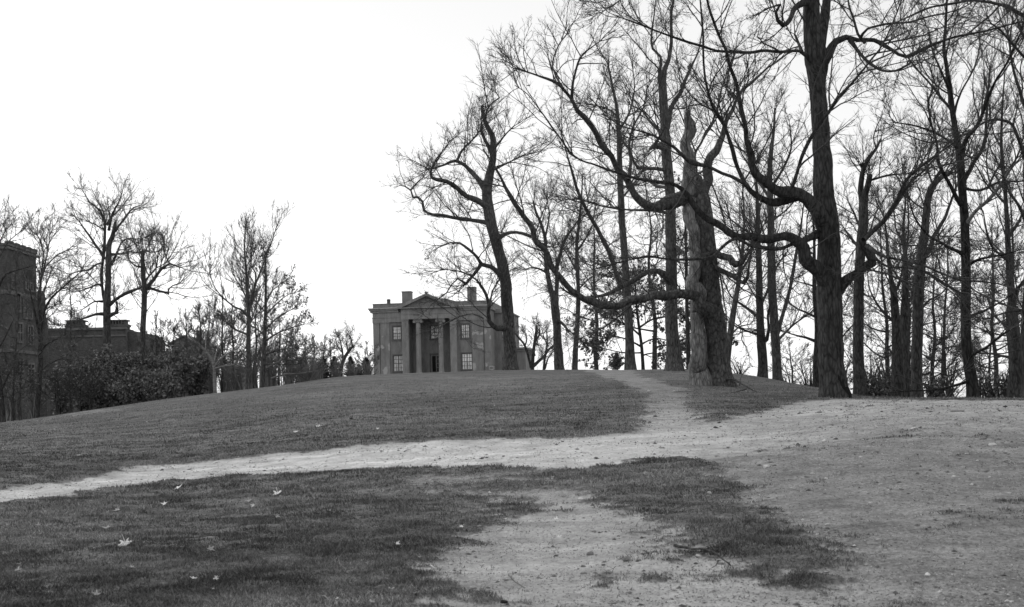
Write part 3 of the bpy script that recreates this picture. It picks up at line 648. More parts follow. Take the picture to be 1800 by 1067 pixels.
tree('tall_tree', 'dark trunk cut off by the right edge of the photo', 34,
 [(1815,704,34),(1812,650,26),(1808,600,24),(1808,540,22),(1812,480,20),(1812,400,17),(1806,330,14),(1810,260,12),(1815,180,10),(1820,90,8),(1825,0,6),(1830,-90,4)],
 [([(1808,290,9),(1790,240,7),(1775,215,6),(1740,212,4.5),(1700,236,3)],-1),([(1812,230,9),(1800,180,7),(1782,130,5),(1775,80,4),(1780,30,2)],1),([(1820,40,8),(1780,15,7),(1740,3,6),(1700,2,5),(1669,6,4.5),(1629,15,4),(1592,32,3),(1558,47,2)],-3),
  ([(1812,420,8),(1795,370,6),(1775,340,4),(1760,300,2)],-1),([(1808,560,9),(1796,545,7),(1770,548,4),(1740,560,3)],-1),([(1818,120,7),(1790,90,6),(1765,60,4),(1740,40,3)],-2)],
 dens=1.0, len1=1.9, t_lo=.3, bm=BARK, tm=TWIG, up=.15)

# ================================================================ left-hand trees
tree('double_leader_tree', 'tallest bare tree above the left shrubs, two stems rising side by side', 75,
 [(188,700,17),(188,660,15),(188,600,14),(188,558,13),(188,532,13),(190,495,10),(191,458,10),(191,432,9),(197,417,8),(200,405,6.5),(203,390,5)],
 [([(187,535,10),(182,519,6.5),(180,483,6),(183,446,6),(185,410,5.5),(184,390,5),(176,371,4),(166,362,3.2),(157,356,2.5),(150,343,2),(145,334,1.5)],1),
  ([(184,455,6),(175,440,5),(166,429,5),(151,405,3.5),(143,393,2.5),(134,383,1.5)],-1),([(202,405,6),(212,393,5),(227,373,4),(236,364,3),(246,361,2)],1.5),
  ([(191,405,5),(197,380,4),(203,365,3.5),(207,358,3),(215,337,2)],-1),([(196,465,6),(203,450,4.5),(207,441,4),(212,427,3.5),(220,420,3),(240,420,2),(258,417,1.5)],2),
  ([(193,535,8),(203,527,7),(217,517,6.5),(230,511,6),(241,508,5),(250,506,3.5)],-2),([(181,463,5),(170,465,4),(158,474,3.5),(139,477,3),(121,483,2)],2),
  ([(180,500,4.5),(168,501,4),(158,505,3),(139,512,2)],-2),([(183,552,6),(170,552,5),(154,558,4),(130,566,3),(105,572,2)],-2),([(192,555,7),(201,551,6),(207,549,7)],-.5),([(204,550,5),(206,538,4),(206,530,4)],-.2,-.5),
  ([(184,390,4),(182,372,3),(173,355,2)],.5),([(188,395,4),(194,383,3.5),(192,375,3)],.5),([(196,447,4),(215,446,3),(230,442,2)],1),([(184,405,3),(170,396,2.5),(152,388,2)],1),([(180,530,4),(165,530,3),(150,540,2)],-1)],
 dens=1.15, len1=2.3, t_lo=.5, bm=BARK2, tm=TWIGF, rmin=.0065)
tree('pollard_tree', 'bare trunk cut square at the top with a thick elbow limb to its right', 70,
 [(250,700,12),(250,650,11.5),(250,620,11),(251,590,10),(252,560,9.5),(254,507,9.5),(252,490,8),(251,465,7),(251,446,6.5),(251,441,6.5)],
 [([(255,508,8),(264,499,7.5),(271,492,7),(278,482,6.5),(285,473,6),(292,468,5),(300,463,4.5),(312,468,3),(320,470,2)],-1),([(256,508,6),(266,507,5),(280,512,4.5),(290,514,4),(296,517,4),(297,508,3),(304,502,2.5),(318,497,2)],1),
  ([(254,497,5),(262,485,4),(275,470,3),(277,455,2)],1),([(251,470,4),(240,468,3),(232,463,2),(225,455,2)],-1),([(251,441,3),(246,443,2),(235,445,1.5)],.3),([(298,463,3),(291,450,2.5),(288,440,2)],.5),([(252,442,3),(262,441,2),(275,443,1.5)],.3)],
 dens=1.5, len1=2.6, t_lo=.5, bm=BARK2, tm=TWIGF, rmin=.0065, up=.25)
tree('spreading_tree', 'tree with three long rising limbs beside the brick tower', 60,
 [(64,744,11),(65,725,9.5),(67,700,9),(69,670,8.5),(71,636,9),(71,600,9),(71,585,8)],
 [([(71,600,7),(74,570,6),(79,548,5.5),(91,525,4.5),(111,505,3.5),(131,488,2.5),(142,478,1.5)],1),([(71,596,6),(64,565,5),(60,540,4),(56,522,3),(50,500,2)],-1),
  ([(71,590,6),(71,550,4.5),(72,494,4),(76,478,3.5),(81,467,3.2),(92,455,2.8),(101,447,2.5),(115,441,2),(128,437,1.5)],2),([(72,494,3.5),(75,465,3),(76,444,2.5),(71,425,2),(65,412,1.5)],-1,1.5),([(76,478,3),(84,440,2.5),(88,410,1.5)],1,1.5),
  ([(68,625,5),(80,607,4),(95,597,3),(115,588,2)],-2),([(66,660,4),(85,640,3),(110,630,2)],1),([(70,560,3),(68,540,2.5),(67,520,2.5)],-.4)],
 dens=1.35, len1=2.3, t_lo=.6, bm=BARK, tm=TWIGF, rmin=.006)
tree('spreading_tree', 'tree at the far left edge whose branches cross the brick tower', 58,
 [(4,752,12),(3,720,10),(0,680,9),(-5,640,8.5),(-8,580,8),(-10,530,7),(-12,480,6),(-10,440,4),(-5,410,2.5)],
 [([(-8,520,5),(5,490,4.5),(20,478,4),(40,472,3),(55,468,2)],-1),([(-10,470,4),(5,440,3),(20,420,2),(35,408,1.5)],2),([(-6,620,4),(10,590,3),(25,560,2)],1),([(-10,440,3),(0,425,2.5),(10,405,1.5)],1),([(1,690,4),(14,660,3),(25,640,2)],-1)],
 dens=1.2, len1=2.2, t_lo=.4, bm=BARK, tm=TWIGF, rmin=.006)

# bright birch group, centre left
tree('tall_tree', 'slim tall tree whose fine top pokes highest in the centre left thicket', 62,
 [(437,676,9),(437,650,8.5),(437,603,8),(437,560,7),(437,539,6),(435,510,5),(433,480,4),(430,444,3),(430,420,2.2),(431,402,1.4)],
 [([(438,543,5),(445,520,4.5),(450,500,4),(456,485,3.5),(462,469,3),(469,447,2.5),(478,425,2),(484,405,1.4)],1),([(449,503,3.5),(449,480,3),(443,470,2.5)],.3,.5),
  ([(436,556,5),(425,545,4),(411,539,3.5),(400,530,3),(389,520,3),(380,508,2.5),(376,501,2),(369,480,1.7),(367,465,1.2)],-2),([(435,588,4),(415,580,3.5),(402,571,2.5)],-1),([(434,500,2.5),(440,460,2),(446,420,1.3)],1),([(436,530,3),(420,500,2.3),(408,480,1.5)],1),([(437,570,3),(455,550,2.5),(470,530,1.5)],1)],
 dens=1.5, len1=2.1, t_lo=.3, bm=BARK2, tm=TWIGF, rmin=.0055, up=.3)
tree('leafy_tree', 'conical tree still holding small leaves, right side of the centre left thicket', 64,
 [(462,676,8),(463,650,7.5),(464,620,7),(466,571,6),(467,530,5),(467,491,3.5),(466,465,2),(465,450,1.3)],
 [([(466,600,4),(490,585,3),(515,575,2),(535,570,1.3)],-2),([(466,580,4),(485,560,3),(505,548,2),(522,540,1.3)],2),([(466,555,3.5),(485,535,2.5),(500,522,2),(512,515,1.3)],-1),([(467,530,3),(480,510,2),(492,500,1.5)],1),([(464,625,4),(490,615,3),(520,612,2),(540,615,1.3)],1),([(466,590,4),(445,575,3),(425,565,1.5)],2),([(467,550,3),(450,530,2),(440,520,1.3)],-1),([(464,640,3),(495,640,2.5),(525,640,1.5)],-1)],
 dens=1.7, len1=1.5, t_lo=.25, bm=BARK2, tm=TWIGF, rmin=.0055, up=.25, lf=1500, leafsize=.11, leafmat=LEAFL)
tree('birch_tree', 'pale barked leaning tree forking low at the lawn edge in the left thicket', 61,
 [(378,684,6),(377,665,6),(377,648,5.5),(374,636,5),(361,616,4),(348,604,3.5),(335,593,3),(325,580,2)],
 [([(377,645,4.5),(385,634,4),(396,625,3.5),(408,618,3),(418,613,2.5),(430,600,1.5)],-1),([(377,648,4),(390,644,3),(411,641,2.5),(425,637,1.5)],-1),([(376,640,4),(380,620,3),(390,600,2),(396,575,1.3)],1),([(361,616,3),(362,590,2),(358,565,1.3)],1)],
 dens=1.5, len1=1.6, t_lo=.4, bm=BIRCH, tm=TWIGF, rmin=.0055)
tree('birch_tree', 'pale multi-limbed low tree sprawling right along the lawn crest', 66,
 [(459,676,6),(459,665,6),(459,655,5.5),(461,648,5)],
 [([(461,660,5),(468,648,4.5),(480,641,4),(492,636,3.5),(504,628,3),(525,612,2)],-1),([(459,655,4),(455,640,3),(450,625,2)],1),([(478,665,4),(500,658,4),(520,657,3.5),(536,655,3),(560,650,2)],-1),([(459,650,4),(462,630,3),(470,610,2)],1)],
 dens=1.5, len1=1.6, t_lo=.4, bm=BIRCH, tm=TWIGF, rmin=.0055)
tree('forked_tree', 'small crooked V-shaped tree against the sky left of the mansion', 120,
 [(599,660,7),(600,648,6.5),(603,635,6.5),(610,622,5.5),(617,612,5),(622,608,4.5)],
 [([(602,640,4),(603,620,3.5),(600,605,2.5),(597,595,1.5)],1),([(603,635,4),(611,618,3),(609,600,2)],-1),([(620,609,3),(617,597,2.5),(615,588,1.5)],1),([(600,618,2.5),(592,606,2),(590,596,1.3)],-1)],
 dens=1.5, len1=1.9, t_lo=.5, bm=BARK2, tm=TWIGF, rmin=.009)
tree('forked_tree', 'small black tree of three crooked stems seen past the mansion corner', 112,
 [(936,652,7),(936,645,6.5),(937,630,6),(938,615,5.5),(941,593,5),(943,580,4.5),(943,572,3.5)],
 [([(934,646,6),(931,635,5),(927,616,5),(921,603,4.5),(912,593,4),(905,585,2)],-1),([(937,644,6),(945,636,5.5),(957,625,5),(966,614,4.5),(974,606,4),(978,600,2)],1),([(941,600,4),(948,588,3.5),(948,578,3)],1),([(940,625,4),(938,612,3),(944,603,2.5),(943,592,1.5)],1),([(923,607,3),(926,595,2.5),(922,583,2)],0)],
 dens=1.3, len1=1.8, t_lo=.5, bm=BARK, tm=TWIGF, rmin=.009)
tree('slender_tree', 'thin curved stem between the mansion and the grey forked tree', 105,
 [(956,652,5),(957,635,4),(960,618,3.5),(962,600,3),(961,585,2)],
 [([(958,648,3.5),(964,630,3),(973,618,2)],1),([(961,605,2.5),(955,590,2),(953,578,1.3)],1)],
 dens=1.3, len1=1.7, t_lo=.3, bm=BARK, tm=TWIGF, rmin=.009)

# oak still in leaf behind the sweeping limb
tree('oak_tree', 'oak still holding big drooping leaves behind the tall narrow trunk', 70,
 [(1131,655,7),(1130,640,6),(1128,610,5.5),(1124,580,5),(1120,550,4.5),(1118,520,3.5),(1116,490,2.5)],
 [([(1128,610,4),(1105,598,3),(1080,592,2.5),(1050,596,1.8)],1),([(1126,590,4),(1100,570,3),(1070,558,2.5),(1045,562,1.6)],-2),([(1128,605,4),(1150,595,3),(1175,598,2),(1195,605,1.6)],2),([(1125,575,4),(1150,560,3),(1178,556,2)],-1),([(1129,625,3),(1150,620,2.5),(1170,628,1.6)],-1),([(1122,555,3),(1100,540,2.5),(1075,530,1.6)],2),([(1120,540,3),(1140,520,2.5),(1160,505,1.6)],2),([(1118,515,3),(1100,490,2),(1085,470,1.4)],0),([(1130,620,3),(1095,620,2.5),(1060,612,1.6)],1)],
 dens=1.3, len1=1.9, t_lo=.3, bm=BARK, tm=TWIG, rmin=.005, lf=5200, leafsize=.17, up=-.04)
tree('oak_tree', 'small leafy oak showing in the gap between thick trunk and twin-stemmed tree', 68,
 [(1226,656,6),(1225,630,5),(1222,600,4.5),(1218,570,3.5),(1215,540,2.5)],
 [([(1224,610,3),(1212,600,2.5),(1200,605,1.6)],1),([(1222,600,3),(1240,585,2.5),(1270,590,1.6)],1),([(1220,580,3),(1205,560,2),(1195,550,1.4)],-1),([(1224,625,3),(1205,630,2),(1192,640,1.4)],-1)],
 dens=.8, len1=1.3, t_lo=.3, bm=BARK, tm=TWIG, rmin=.005, lf=1100, leafsize=.17, up=-.02)

# ---- made-up background trees (grove behind, right side)
BG = [ # px, Y, top, spread, w, lean, seed, label
 (1435,62,330,70,13,-6,11,'grey trunk mostly hidden by the left flank of the huge forked tree'),
 (1560,58,380,75,9,-10,13,'twiggy background tree left of the close trunk cluster'),
 (1636,60,420,70,8,10,14,'twiggy background tree behind the gap right of the bent trunk'),
 (1668,50,560,40,6,-14,15,'short leaning sapling between the bent trunk and the black trunk'),
 (1655,70,400,80,8,12,16,'far tree whose crown fills the space left of the black trunk'),
 (1748,62,380,80,9,-6,17,'far wiry tree between the two black trunks at right'),
 (1738,55,500,50,5,9,18,'thin sapling right beside the black straight trunk'),
 (1395,72,600,40,4,-8,24,'low twiggy scrub tree in the open gap left of the huge forked tree'),
 (1770,80,300,110,9,10,25,'far tall tree filling the right edge skyline'),
 (1600,85,300,120,10,-8,26,'far tall tree rising above the close trunk cluster'),
 (1150,85,330,90,9,-10,27,'far tree behind the gap between tall narrow and thick trunks'),
 (1050,95,360,80,8,-6,28,'far tree crown behind the pale leaning limb'),]
for (px, Y, top, sp, w_, ln, sd, lab) in BG:
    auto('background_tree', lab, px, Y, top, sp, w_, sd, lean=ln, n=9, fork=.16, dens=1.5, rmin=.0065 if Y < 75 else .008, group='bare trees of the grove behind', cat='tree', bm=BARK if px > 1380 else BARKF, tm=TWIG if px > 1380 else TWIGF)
LB = [
 (366,90,528,46,4,3,58,'faint tall tree in the middle of the left thicket'),
 (285,90,560,44,4,-3,59,'faint tree behind the low building end'),
 (330,78,545,45,5,-4,41,'thin bare tree just right of the elbow-limbed cut trunk'),
 (300,74,575,40,5,5,42,'low bare tree under the elbow limb'),
 (355,72,535,45,5,-5,43,'twiggy tree left of the pale leaning birch'),
 (390,70,500,40,5,4,44,'twiggy tree directly behind the pale leaning birch'),
 (412,76,520,45,5,-3,45,'thin tree left of the highest fine-topped tree'),
 (448,74,500,40,5,3,46,'thin tree right behind the highest fine-topped tree'),
 (490,80,555,40,4,3,47,'small tree beyond the conical leafy tree'),
 (515,90,580,35,4,-3,48,'small tree on the skyline right of the conical leafy tree'),
 (272,80,545,40,5,5,49,'slim tree forking behind the trunk with square-cut top'),
 (552,115,592,24,3.5,0,50,'leftmost small skyline tree between leafy tree and mansion'),
 (568,118,590,22,3.5,2,51,'middle small skyline tree between leafy tree and mansion'),
 (582,122,598,20,3,-2,52,'small skyline tree just left of the crooked V-shaped tree'),
 (640,130,620,18,3,2,53,'tiny bare tree between the conifers beside the mansion'),
 (648,135,600,22,3,-3,54,'bare tree touching the left wall of the mansion'),
 (535,100,600,26,3.5,2,55,'low skyline tree over the leftmost small conifer'),
 (125,78,480,45,4,-4,56,'faint tree between the turret and the tallest left tree'),
 (30,72,425,45,4,-2,57,'faint treetop showing above the brick tower')]
for (px, Y, top, sp, w_, ln, sd, lab) in LB:
    auto('background_tree', lab, px, Y, top, sp, w_, sd, lean=ln, n=7, fork=.2, dens=1.9, rmin=.007, group='bare trees along the left thicket', up=.25)

# saplings along the left lawn edge
for k, (px, Y, top, w_, lab) in enumerate([(125,61,655,4,'small sapling with a dark stem standing in the pale road gap'),(100,60,660,3,'leftmost thin sapling before the pale road'),(140,63,670,2.4,'hair-thin sapling right of the road-gap sapling'),(190,66,650,3.5,'sapling at the edge of the dark shrubs by the road'),(36,58,640,4.5,'multi-twig sapling below the brick tower'),(22,60,620,4,'sapling close to the left edge below the tower'),(160,64,660,2.5,'thin sapling beside the road bend')]):
    auto('sapling', lab, px, Y, top, 22, w_, 70 + k, lean=(k % 3 - 1) * 3, n=6, fork=.25, dens=1.6, rmin=.006, group='saplings along the left lawn edge', bm=BARK, tm=TWIG, cat='sapling', lf=60, leafsize=.1)

# ---- shrubs
def shrub(name, label, px, Y, top, half, nleaf, leaf, seed, mat=LEAFM, cat='shrub', group=None, stems=13, tmat=None, low=.05):
    r = np.random.default_rng(seed); by0 = P(px, 700, Y); x = by0[0]; zg = float(H(x, Y))
    Pt = P(px, top, Y); h = Pt[2] - zg; R_ = half * Y / F
    root = empty(name, (x, Y, zg), label, cat, group)
    st = []
    for i in range(stems):
        a = r.uniform(0, 6.28); rr = r.uniform(.25, .95) * R_; hh = h * r.uniform(.5, .95) * (1 - .3 * (rr / R_) ** 2)
        p0 = np.array([x + r.normal() * .15, Y + r.normal() * .15, zg - .1]); p3 = np.array([x + math.cos(a) * rr, Y + math.sin(a) * rr, zg + hh])
        m = (p0 + p3) / 2 + np.array([-math.cos(a) * rr * .15, -math.sin(a) * rr * .15, hh * .12])
        Q = catmull(np.array([[*p0, .05], [*m, .03], [*p3, .008]]), .3); st.append(resample(Q, 12)[0])
    A = np.stack(st); t = TM(); t.tubes(A[:, :, :3], A[:, :, 3], 6); t.build('stem', tmat or BARK, root)
    P1, R1 = grow(A[:, :, :3], A[:, :, 3], np.full(stems, 14.0), (low, 1), 0, (.5, 1.2), .05, .12, 6, .6, .008, Labs=R_ * .55)
    P2, R2 = grow(P1, R1, np.full(len(P1), 4.0), (.2, 1), .5, (.4, 1.0), .05, .12, 4, .6, .006)
    t = TM(); t.tubes(P1, R1, 3); t.tubes(P2, R2, 3); t.build('twigs', TWIGH if tmat else TWIG, root)
    if nleaf:
        pool = np.concatenate([P2.reshape(-1, 3), P1.reshape(-1, 3), A[:, 2:, :3].reshape(-1, 3)]); sel = pool[r.integers(0, len(pool), nleaf)] + r.normal(size=(nleaf, 3)) * .10
        lm = TM(); lm.leaves(sel, leaf, .35); lm.build('foliage', mat, root, False)
SH = [(150,70,592,56,4200,.17,'large dark leafy shrub below the tallest left tree'),
 (205,68,570,52,5600,.17,'tallest dark leafy shrub, in front of the double-stemmed bare tree'),
 (255,70,596,50,3800,.17,'dark leafy shrub at the foot of the square-cut trunk'),
 (305,66,602,52,5200,.17,'rounded leafy shrub left of the pale leaning birch'),
 (345,68,608,42,3200,.16,'leafy shrub touching the pale leaning birch'),
 (235,63,645,46,2800,.15,'low leafy shrub at the lawn edge beneath the square-cut trunk'),
 (180,66,640,46,2800,.15,'low leafy shrub near the pale road'),
 (290,62,650,42,2400,.15,'low shrub hugging the sloping lawn edge'),
 (105,72,625,36,1200,.15,'thin dark shrub before the window of the low building')]
for k, (px, Y, top, hf, nl, ls, lab) in enumerate(SH):
    shrub('leafy_shrub', lab, px, Y, top, hf, nl, ls, 200 + k, group='leafy shrubs along the left lawn edge')
SC = [(530,86,618,30,'soft pale brush under the conical leafy tree tips'),(562,96,628,26,'soft brush beneath the leftmost skyline trees'),(592,104,634,24,'soft brush at the foot of the crooked V-shaped tree'),(620,106,638,24,'soft brush between the crooked tree and the mansion'),(648,110,636,20,'soft brush against the mansion corner'),(318,84,575,40,'pale fine brush between elbow-limbed tree and gable'),(395,80,560,44,'tall fine brush behind both birches'),(350,88,566,44,'tall fine brush over the gabled roof'),(470,84,575,44,'tall fine brush behind the conical leafy tree'),(505,92,590,36,'fine brush sloping down toward the skyline trees'),(415,68,612,34,'twiggy grey thicket shrub right of the pale birch'),(445,70,600,36,'tall twiggy shrub around the fine-topped tree'),(480,72,606,36,'twiggy shrub under the conical leafy tree'),(512,78,620,34,'twiggy shrub on the crest right of the leafy tree'),(372,72,600,34,'twiggy shrub behind the pale birch fork'),(335,78,590,36,'high twiggy shrub beneath the gabled roof'),(545,84,634,26,'low twiggy shrub near the leftmost conifer'),(60,66,660,34,'twiggy shrub at the base of the brick tower'),(20,66,650,34,'twiggy shrub at the far left under the tower')]
for k, (px, Y, top, hf, lab) in enumerate(SC):
    shrub('twiggy_shrub', lab, px, Y, top - 14, hf, 160, .12, 300 + k, mat=LEAFL if 400 < px < 560 else LEAFM, group='twiggy shrubs of the left thicket', stems=22, tmat=TWIGH)
SR_ = [(1530,52,600,44,'brushy thicket behind the two-pronged cut trunk'),(1560,56,590,40,'brush between the cut trunk and the close cluster'),(1585,54,640,30,'low brush at the foot of the close cluster'),(1640,48,640,34,'low brush right of the bent trunk'),(1668,56,600,40,'brush filling the gap before the black trunk'),(1745,50,640,34,'brush between the two black trunks'),(1600,60,560,46,'tall brush behind the bent trunk'),(1725,60,600,40,'far brush right of the black trunk'),(1480,58,590,34,'brush just right of the huge forked tree foot'),(1545,46,660,26,'small dark brush close behind the earth crest'),(1770,46,610,30,'brush left of the right edge trunk'),(1420,74,600,40,'open wispy brush left of the huge forked tree'),(1385,78,620,34,'wispy brush right of the mound pair'),(1300,76,615,30,'wispy brush between the twin tree and mound pair')]
for k, (px, Y, top, hf, lab) in enumerate(SR_):
    shrub('twiggy_shrub', lab, px, Y, top, hf, 260 if px > 1450 else 60, .12, 400 + k, group='brush behind the right crest', stems=15 if px > 1450 else 9)

def conifer(label, px, Y, top, seed):
    r = np.random.default_rng(seed); p = P(px, top, Y); x = p[0]; zg = float(H(x, Y)); h = p[2] - zg
    root = empty('small_conifer', (x, Y, zg), label, 'conifer', 'small conifers along the crest')
    t = TM(); A = np.array([[[x, Y, zg - .1], [x + .02, Y, zg + h * .5], [x, Y, zg + h]]]); t.tubes(A, np.array([[.08, .05, .01]]), 7); t.build('trunk', BARK, root)
    n = 230; tt = r.uniform(.12, .98, n); a = r.uniform(0, 6.28, n); L = (h * .42) * (1 - tt) ** .95 * r.uniform(.45, 1.25, n) + .03
    b = np.stack([x + 0 * a, Y + 0 * a, zg + h * tt], -1); d = np.stack([np.cos(a), np.sin(a), .15 + .5 * tt], -1)
    PP = np.stack([b, b + d * L[:, None] * .5 - [0, 0, .03], b + d * L[:, None]], 1)
    t = TM(); t.tubes(PP, np.stack([0 * L + .03, 0 * L + .03, 0 * L + .008], -1), 4)
    q = np.linspace(.15, 1, 9); pos = (b[:, None] + d[:, None] * (L[:, None] * q[None])[..., None]).reshape(-1, 3)
    pos = np.repeat(pos, 3, 0); t.leaves(pos + r.normal(size=pos.shape) * .015, h * .035, -.25); t.build('foliage', NEEDLE, root, False)
for k, (px, Y, top, lab) in enumerate([(532,100,628,'leftmost small conifer, under the conical leafy tree'),(552,108,634,'low conifer second from the left on the crest'),(568,104,627,'conifer left of the crooked V-shaped tree'),(588,112,626,'conifer touching the crooked V-shaped tree'),(616,110,626,'pointed conifer right of the crooked V-shaped tree'),(643,116,628,'pointed conifer beside the mansion wall'),(1084,74,620,'lone small conifer beside the tall narrow trunk'),(630,122,640,'lowest conifer between the two pointed ones')]):
    conifer(lab, px, Y, top, 500 + k)

# ================================================================ BUILDINGS
class MB:
    def __init__(s): s.v = []; s.f = []
    def poly(s, pts): k = len(s.v); s.v += [tuple(p) for p in pts]; s.f.append(tuple(range(k, k + len(pts))))
    def box(s, x0, x1, y0, y1, z0, z1):
        k = len(s.v); s.v += [(x, y, z) for z in (z0, z1) for y in (y0, y1) for x in (x0, x1)]
        for q in ((0, 2, 3, 1), (4, 5, 7, 6), (0, 1, 5, 4), (2, 6, 7, 3), (0, 4, 6, 2), (1, 3, 7, 5)): s.f.append(tuple(k + i for i in q))
        return s
    def prism(s, prof, x0, x1, axis='x'):
        """profile (a,b) extruded; axis x: (y,z) profile, axis y: (x,z) profile"""
        k = len(s.v); n = len(prof)
        for e in (x0, x1):
            for a, b in prof: s.v.append((e, a, b) if axis == 'x' else (a, e, b))
        for i in range(n): j = (i + 1) % n; s.f.append((k + i, k + j, k + n + j, k + n + i))
        s.f.append(tuple(k + i for i in range(n))[::-1]); s.f.append(tuple(k + n + i for i in range(n))); return s
    def lathe(s, cx, cy, prof, n=16):
        k = len(s.v)
        for r, z in prof:
            for i in range(n): a = 2 * math.pi * i / n; s.v.append((cx + r * math.cos(a), cy + r * math.sin(a), z))
        for j in range(len(prof) - 1):
            for i in range(n): s.f.append((k + j * n + i, k + j * n + (i + 1) % n, k + (j + 1) * n + (i + 1) % n, k + (j + 1) * n + i))
        s.f.append(tuple(k + (len(prof) - 1) * n + i for i in range(n))); return s
    def wall(s, x0, x1, z0, z1, y0, holes, depth=.3):
        """front skin at y=y0 with real openings (x0,x1,z0,z1) and reveals going back"""
        xs = sorted({x0, x1, *[h[0] for h in holes], *[h[1] for h in holes]}); zs = sorted({z0, z1, *[h[2] for h in holes], *[h[3] for h in holes]})
        for a, b in zip(xs, xs[1:]):
            for c, d in zip(zs, zs[1:]):
                mx, mz = (a + b) / 2, (c + d) / 2
                if not any(h[0] < mx < h[1] and h[2] < mz < h[3] for h in holes): s.poly([(a, y0, c), (b, y0, c), (b, y0, d), (a, y0, d)])
        for h in holes:
            a, b, c, d = h; y1 = y0 + depth
            s.poly([(a, y0, c), (a, y1, c), (a, y1, d), (a, y0, d)]); s.poly([(b, y0, d), (b, y1, d), (b, y1, c), (b, y0, c)])
            s.poly([(a, y0, d), (a, y1, d), (b, y1, d), (b, y0, d)]); s.poly([(b, y0, c), (b, y1, c), (a, y1, c), (a, y0, c)])
        return s
    def build(s, name, mat, parent, bev=0, smooth=False):
        me = bpy.data.meshes.new(name); me.from_pydata(s.v, [], s.f); me.materials.append(mat); me.update()
        if smooth:
            for p in me.polygons: p.use_smooth = len(p.vertices) == 4
        o = bpy.data.objects.new(name, me); COL.objects.link(o); o.parent = parent
        if bev:
            b = o.modifiers.new('b', 'BEVEL'); b.width = bev; b.segments = 2; b.limit_method = 'ANGLE'
        return o

def stucco(name, lo, hi, patches):
    m, nt, b = new_mat(name); n = noise_node(nt, mapping(nt, (1.6, 1.6, .45)), 1.0, 7, .7); f = noise_node(nt, mapping(nt, (14, 14, 14)), 1.0, 5, .7)
    col = mixc(nt, 1.0, ramp(nt, n, [(.3, lo * .8), (.7, hi * 1.12)]), ramp(nt, f, [(.3, .85), (.7, 1.15)]), 'MULTIPLY')
    if patches:   # fallen-off plaster, only on the lower storey
        t = nt.nodes.new('ShaderNodeTexCoord'); sx = nt.nodes.new('ShaderNodeSeparateXYZ'); nt.links.new(t.outputs['Object'], sx.inputs[0])
        zr = nt.nodes.new('ShaderNodeMapRange'); nt.links.new(sx.outputs[2], zr.inputs[0]); zr.inputs[1].default_value = 2.0; zr.inputs[2].default_value = 6.6; zr.inputs[3].default_value = 1; zr.inputs[4].default_value = 0
        pn = noise_node(nt, mapping(nt, (.95, .95, .75)), 1.0, 4, .5); mu = nt.nodes.new('ShaderNodeMath'); mu.operation = 'MULTIPLY'
        nt.links.new(ramp(nt, pn, [(.58, 0.), (.62, 1.)]), mu.inputs[0]); nt.links.new(ramp(nt, zr.outputs[0], [(.15, 0.), (.3, 1.)]), mu.inputs[1])
        col = mixc(nt, mu.outputs[0], col, ramp(nt, f, [(.3, .30), (.7, .46)]))
    nt.links.new(col, b.inputs['Base Color']); b.inputs['Roughness'].default_value = .95; bump(nt, b, f, .3, .01); return m
ST = stucco('aged_stucco', .15, .23, False); STP = stucco('peeling_stucco', .17, .25, True); TRIM = stucco('stone_trim', .19, .28, False)
ROOFM = simple('tin_roof', .16, .24, (1, 1, 1)); PORCH = simple('porch_shade_wall', .11, .15)
FRAME = simple('window_frame_paint', .09, .14); SASH = simple('sash_paint', .10, .16, spec=.3)
CAP = simple('pale_coping', .42, .6, (2, 2, 2))
def glass(name, v, dark=None):
    m, nt, b = new_mat(name); n = noise_node(nt, mapping(nt, (6, 6, 1.2)), 1.0, 4, .6)
    nt.links.new(ramp(nt, n, [(.35, v * .8), (.65, min(.95, v * 1.1))]), b.inputs['Base Color']); b.inputs['Roughness'].default_value = .12; b.inputs['Coat Weight'].default_value = .6; return m
SKY_CURT = glass('painted_sky_pane_and_curtain', .85); CURT = glass('curtain_behind_glass', .6); DARKG = glass('dark_glass', .03)  # pale panes: sky reflection painted into the colour; tied curtains share it
def brick(name, lo, hi, s=1.0):
    m, nt, b = new_mat(name); t = nt.nodes.new('ShaderNodeTexCoord'); sx = nt.nodes.new('ShaderNodeSeparateXYZ'); nt.links.new(t.outputs['Object'], sx.inputs[0])
    a = nt.nodes.new('ShaderNodeMath'); a.operation = 'ADD'; nt.links.new(sx.outputs[0], a.inputs[0]); nt.links.new(sx.outputs[1], a.inputs[1])
    cx = nt.nodes.new('ShaderNodeCombineXYZ'); nt.links.new(a.outputs[0], cx.inputs[0]); nt.links.new(sx.outputs[2], cx.inputs[1])
    br = nt.nodes.new('ShaderNodeTexBrick'); br.inputs['Scale'].default_value = 3.2 * s; br.inputs['Color1'].default_value = g(lo); br.inputs['Color2'].default_value = g(hi); br.inputs['Mortar'].default_value = g(hi * 1.25); br.inputs['Mortar Size'].default_value = .012
    nt.links.new(cx.outputs[0], br.inputs['Vector']); n = noise_node(nt, mapping(nt, (.6, .6, .4)), 1.0, 6, .7)
    nt.links.new(mixc(nt, 1.0, br.outputs['Color'], ramp(nt, n, [(.3, .65), (.7, 1.4)]), 'MULTIPLY'), b.inputs['Base Color']); b.inputs['Roughness'].default_value = .95; return m
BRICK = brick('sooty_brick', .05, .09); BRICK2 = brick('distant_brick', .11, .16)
STONEB = simple('sooty_stone_band', .11, .18, (2, 2, 2)); MULL = simple('stone_mullion', .13, .2, (3, 3, 3))

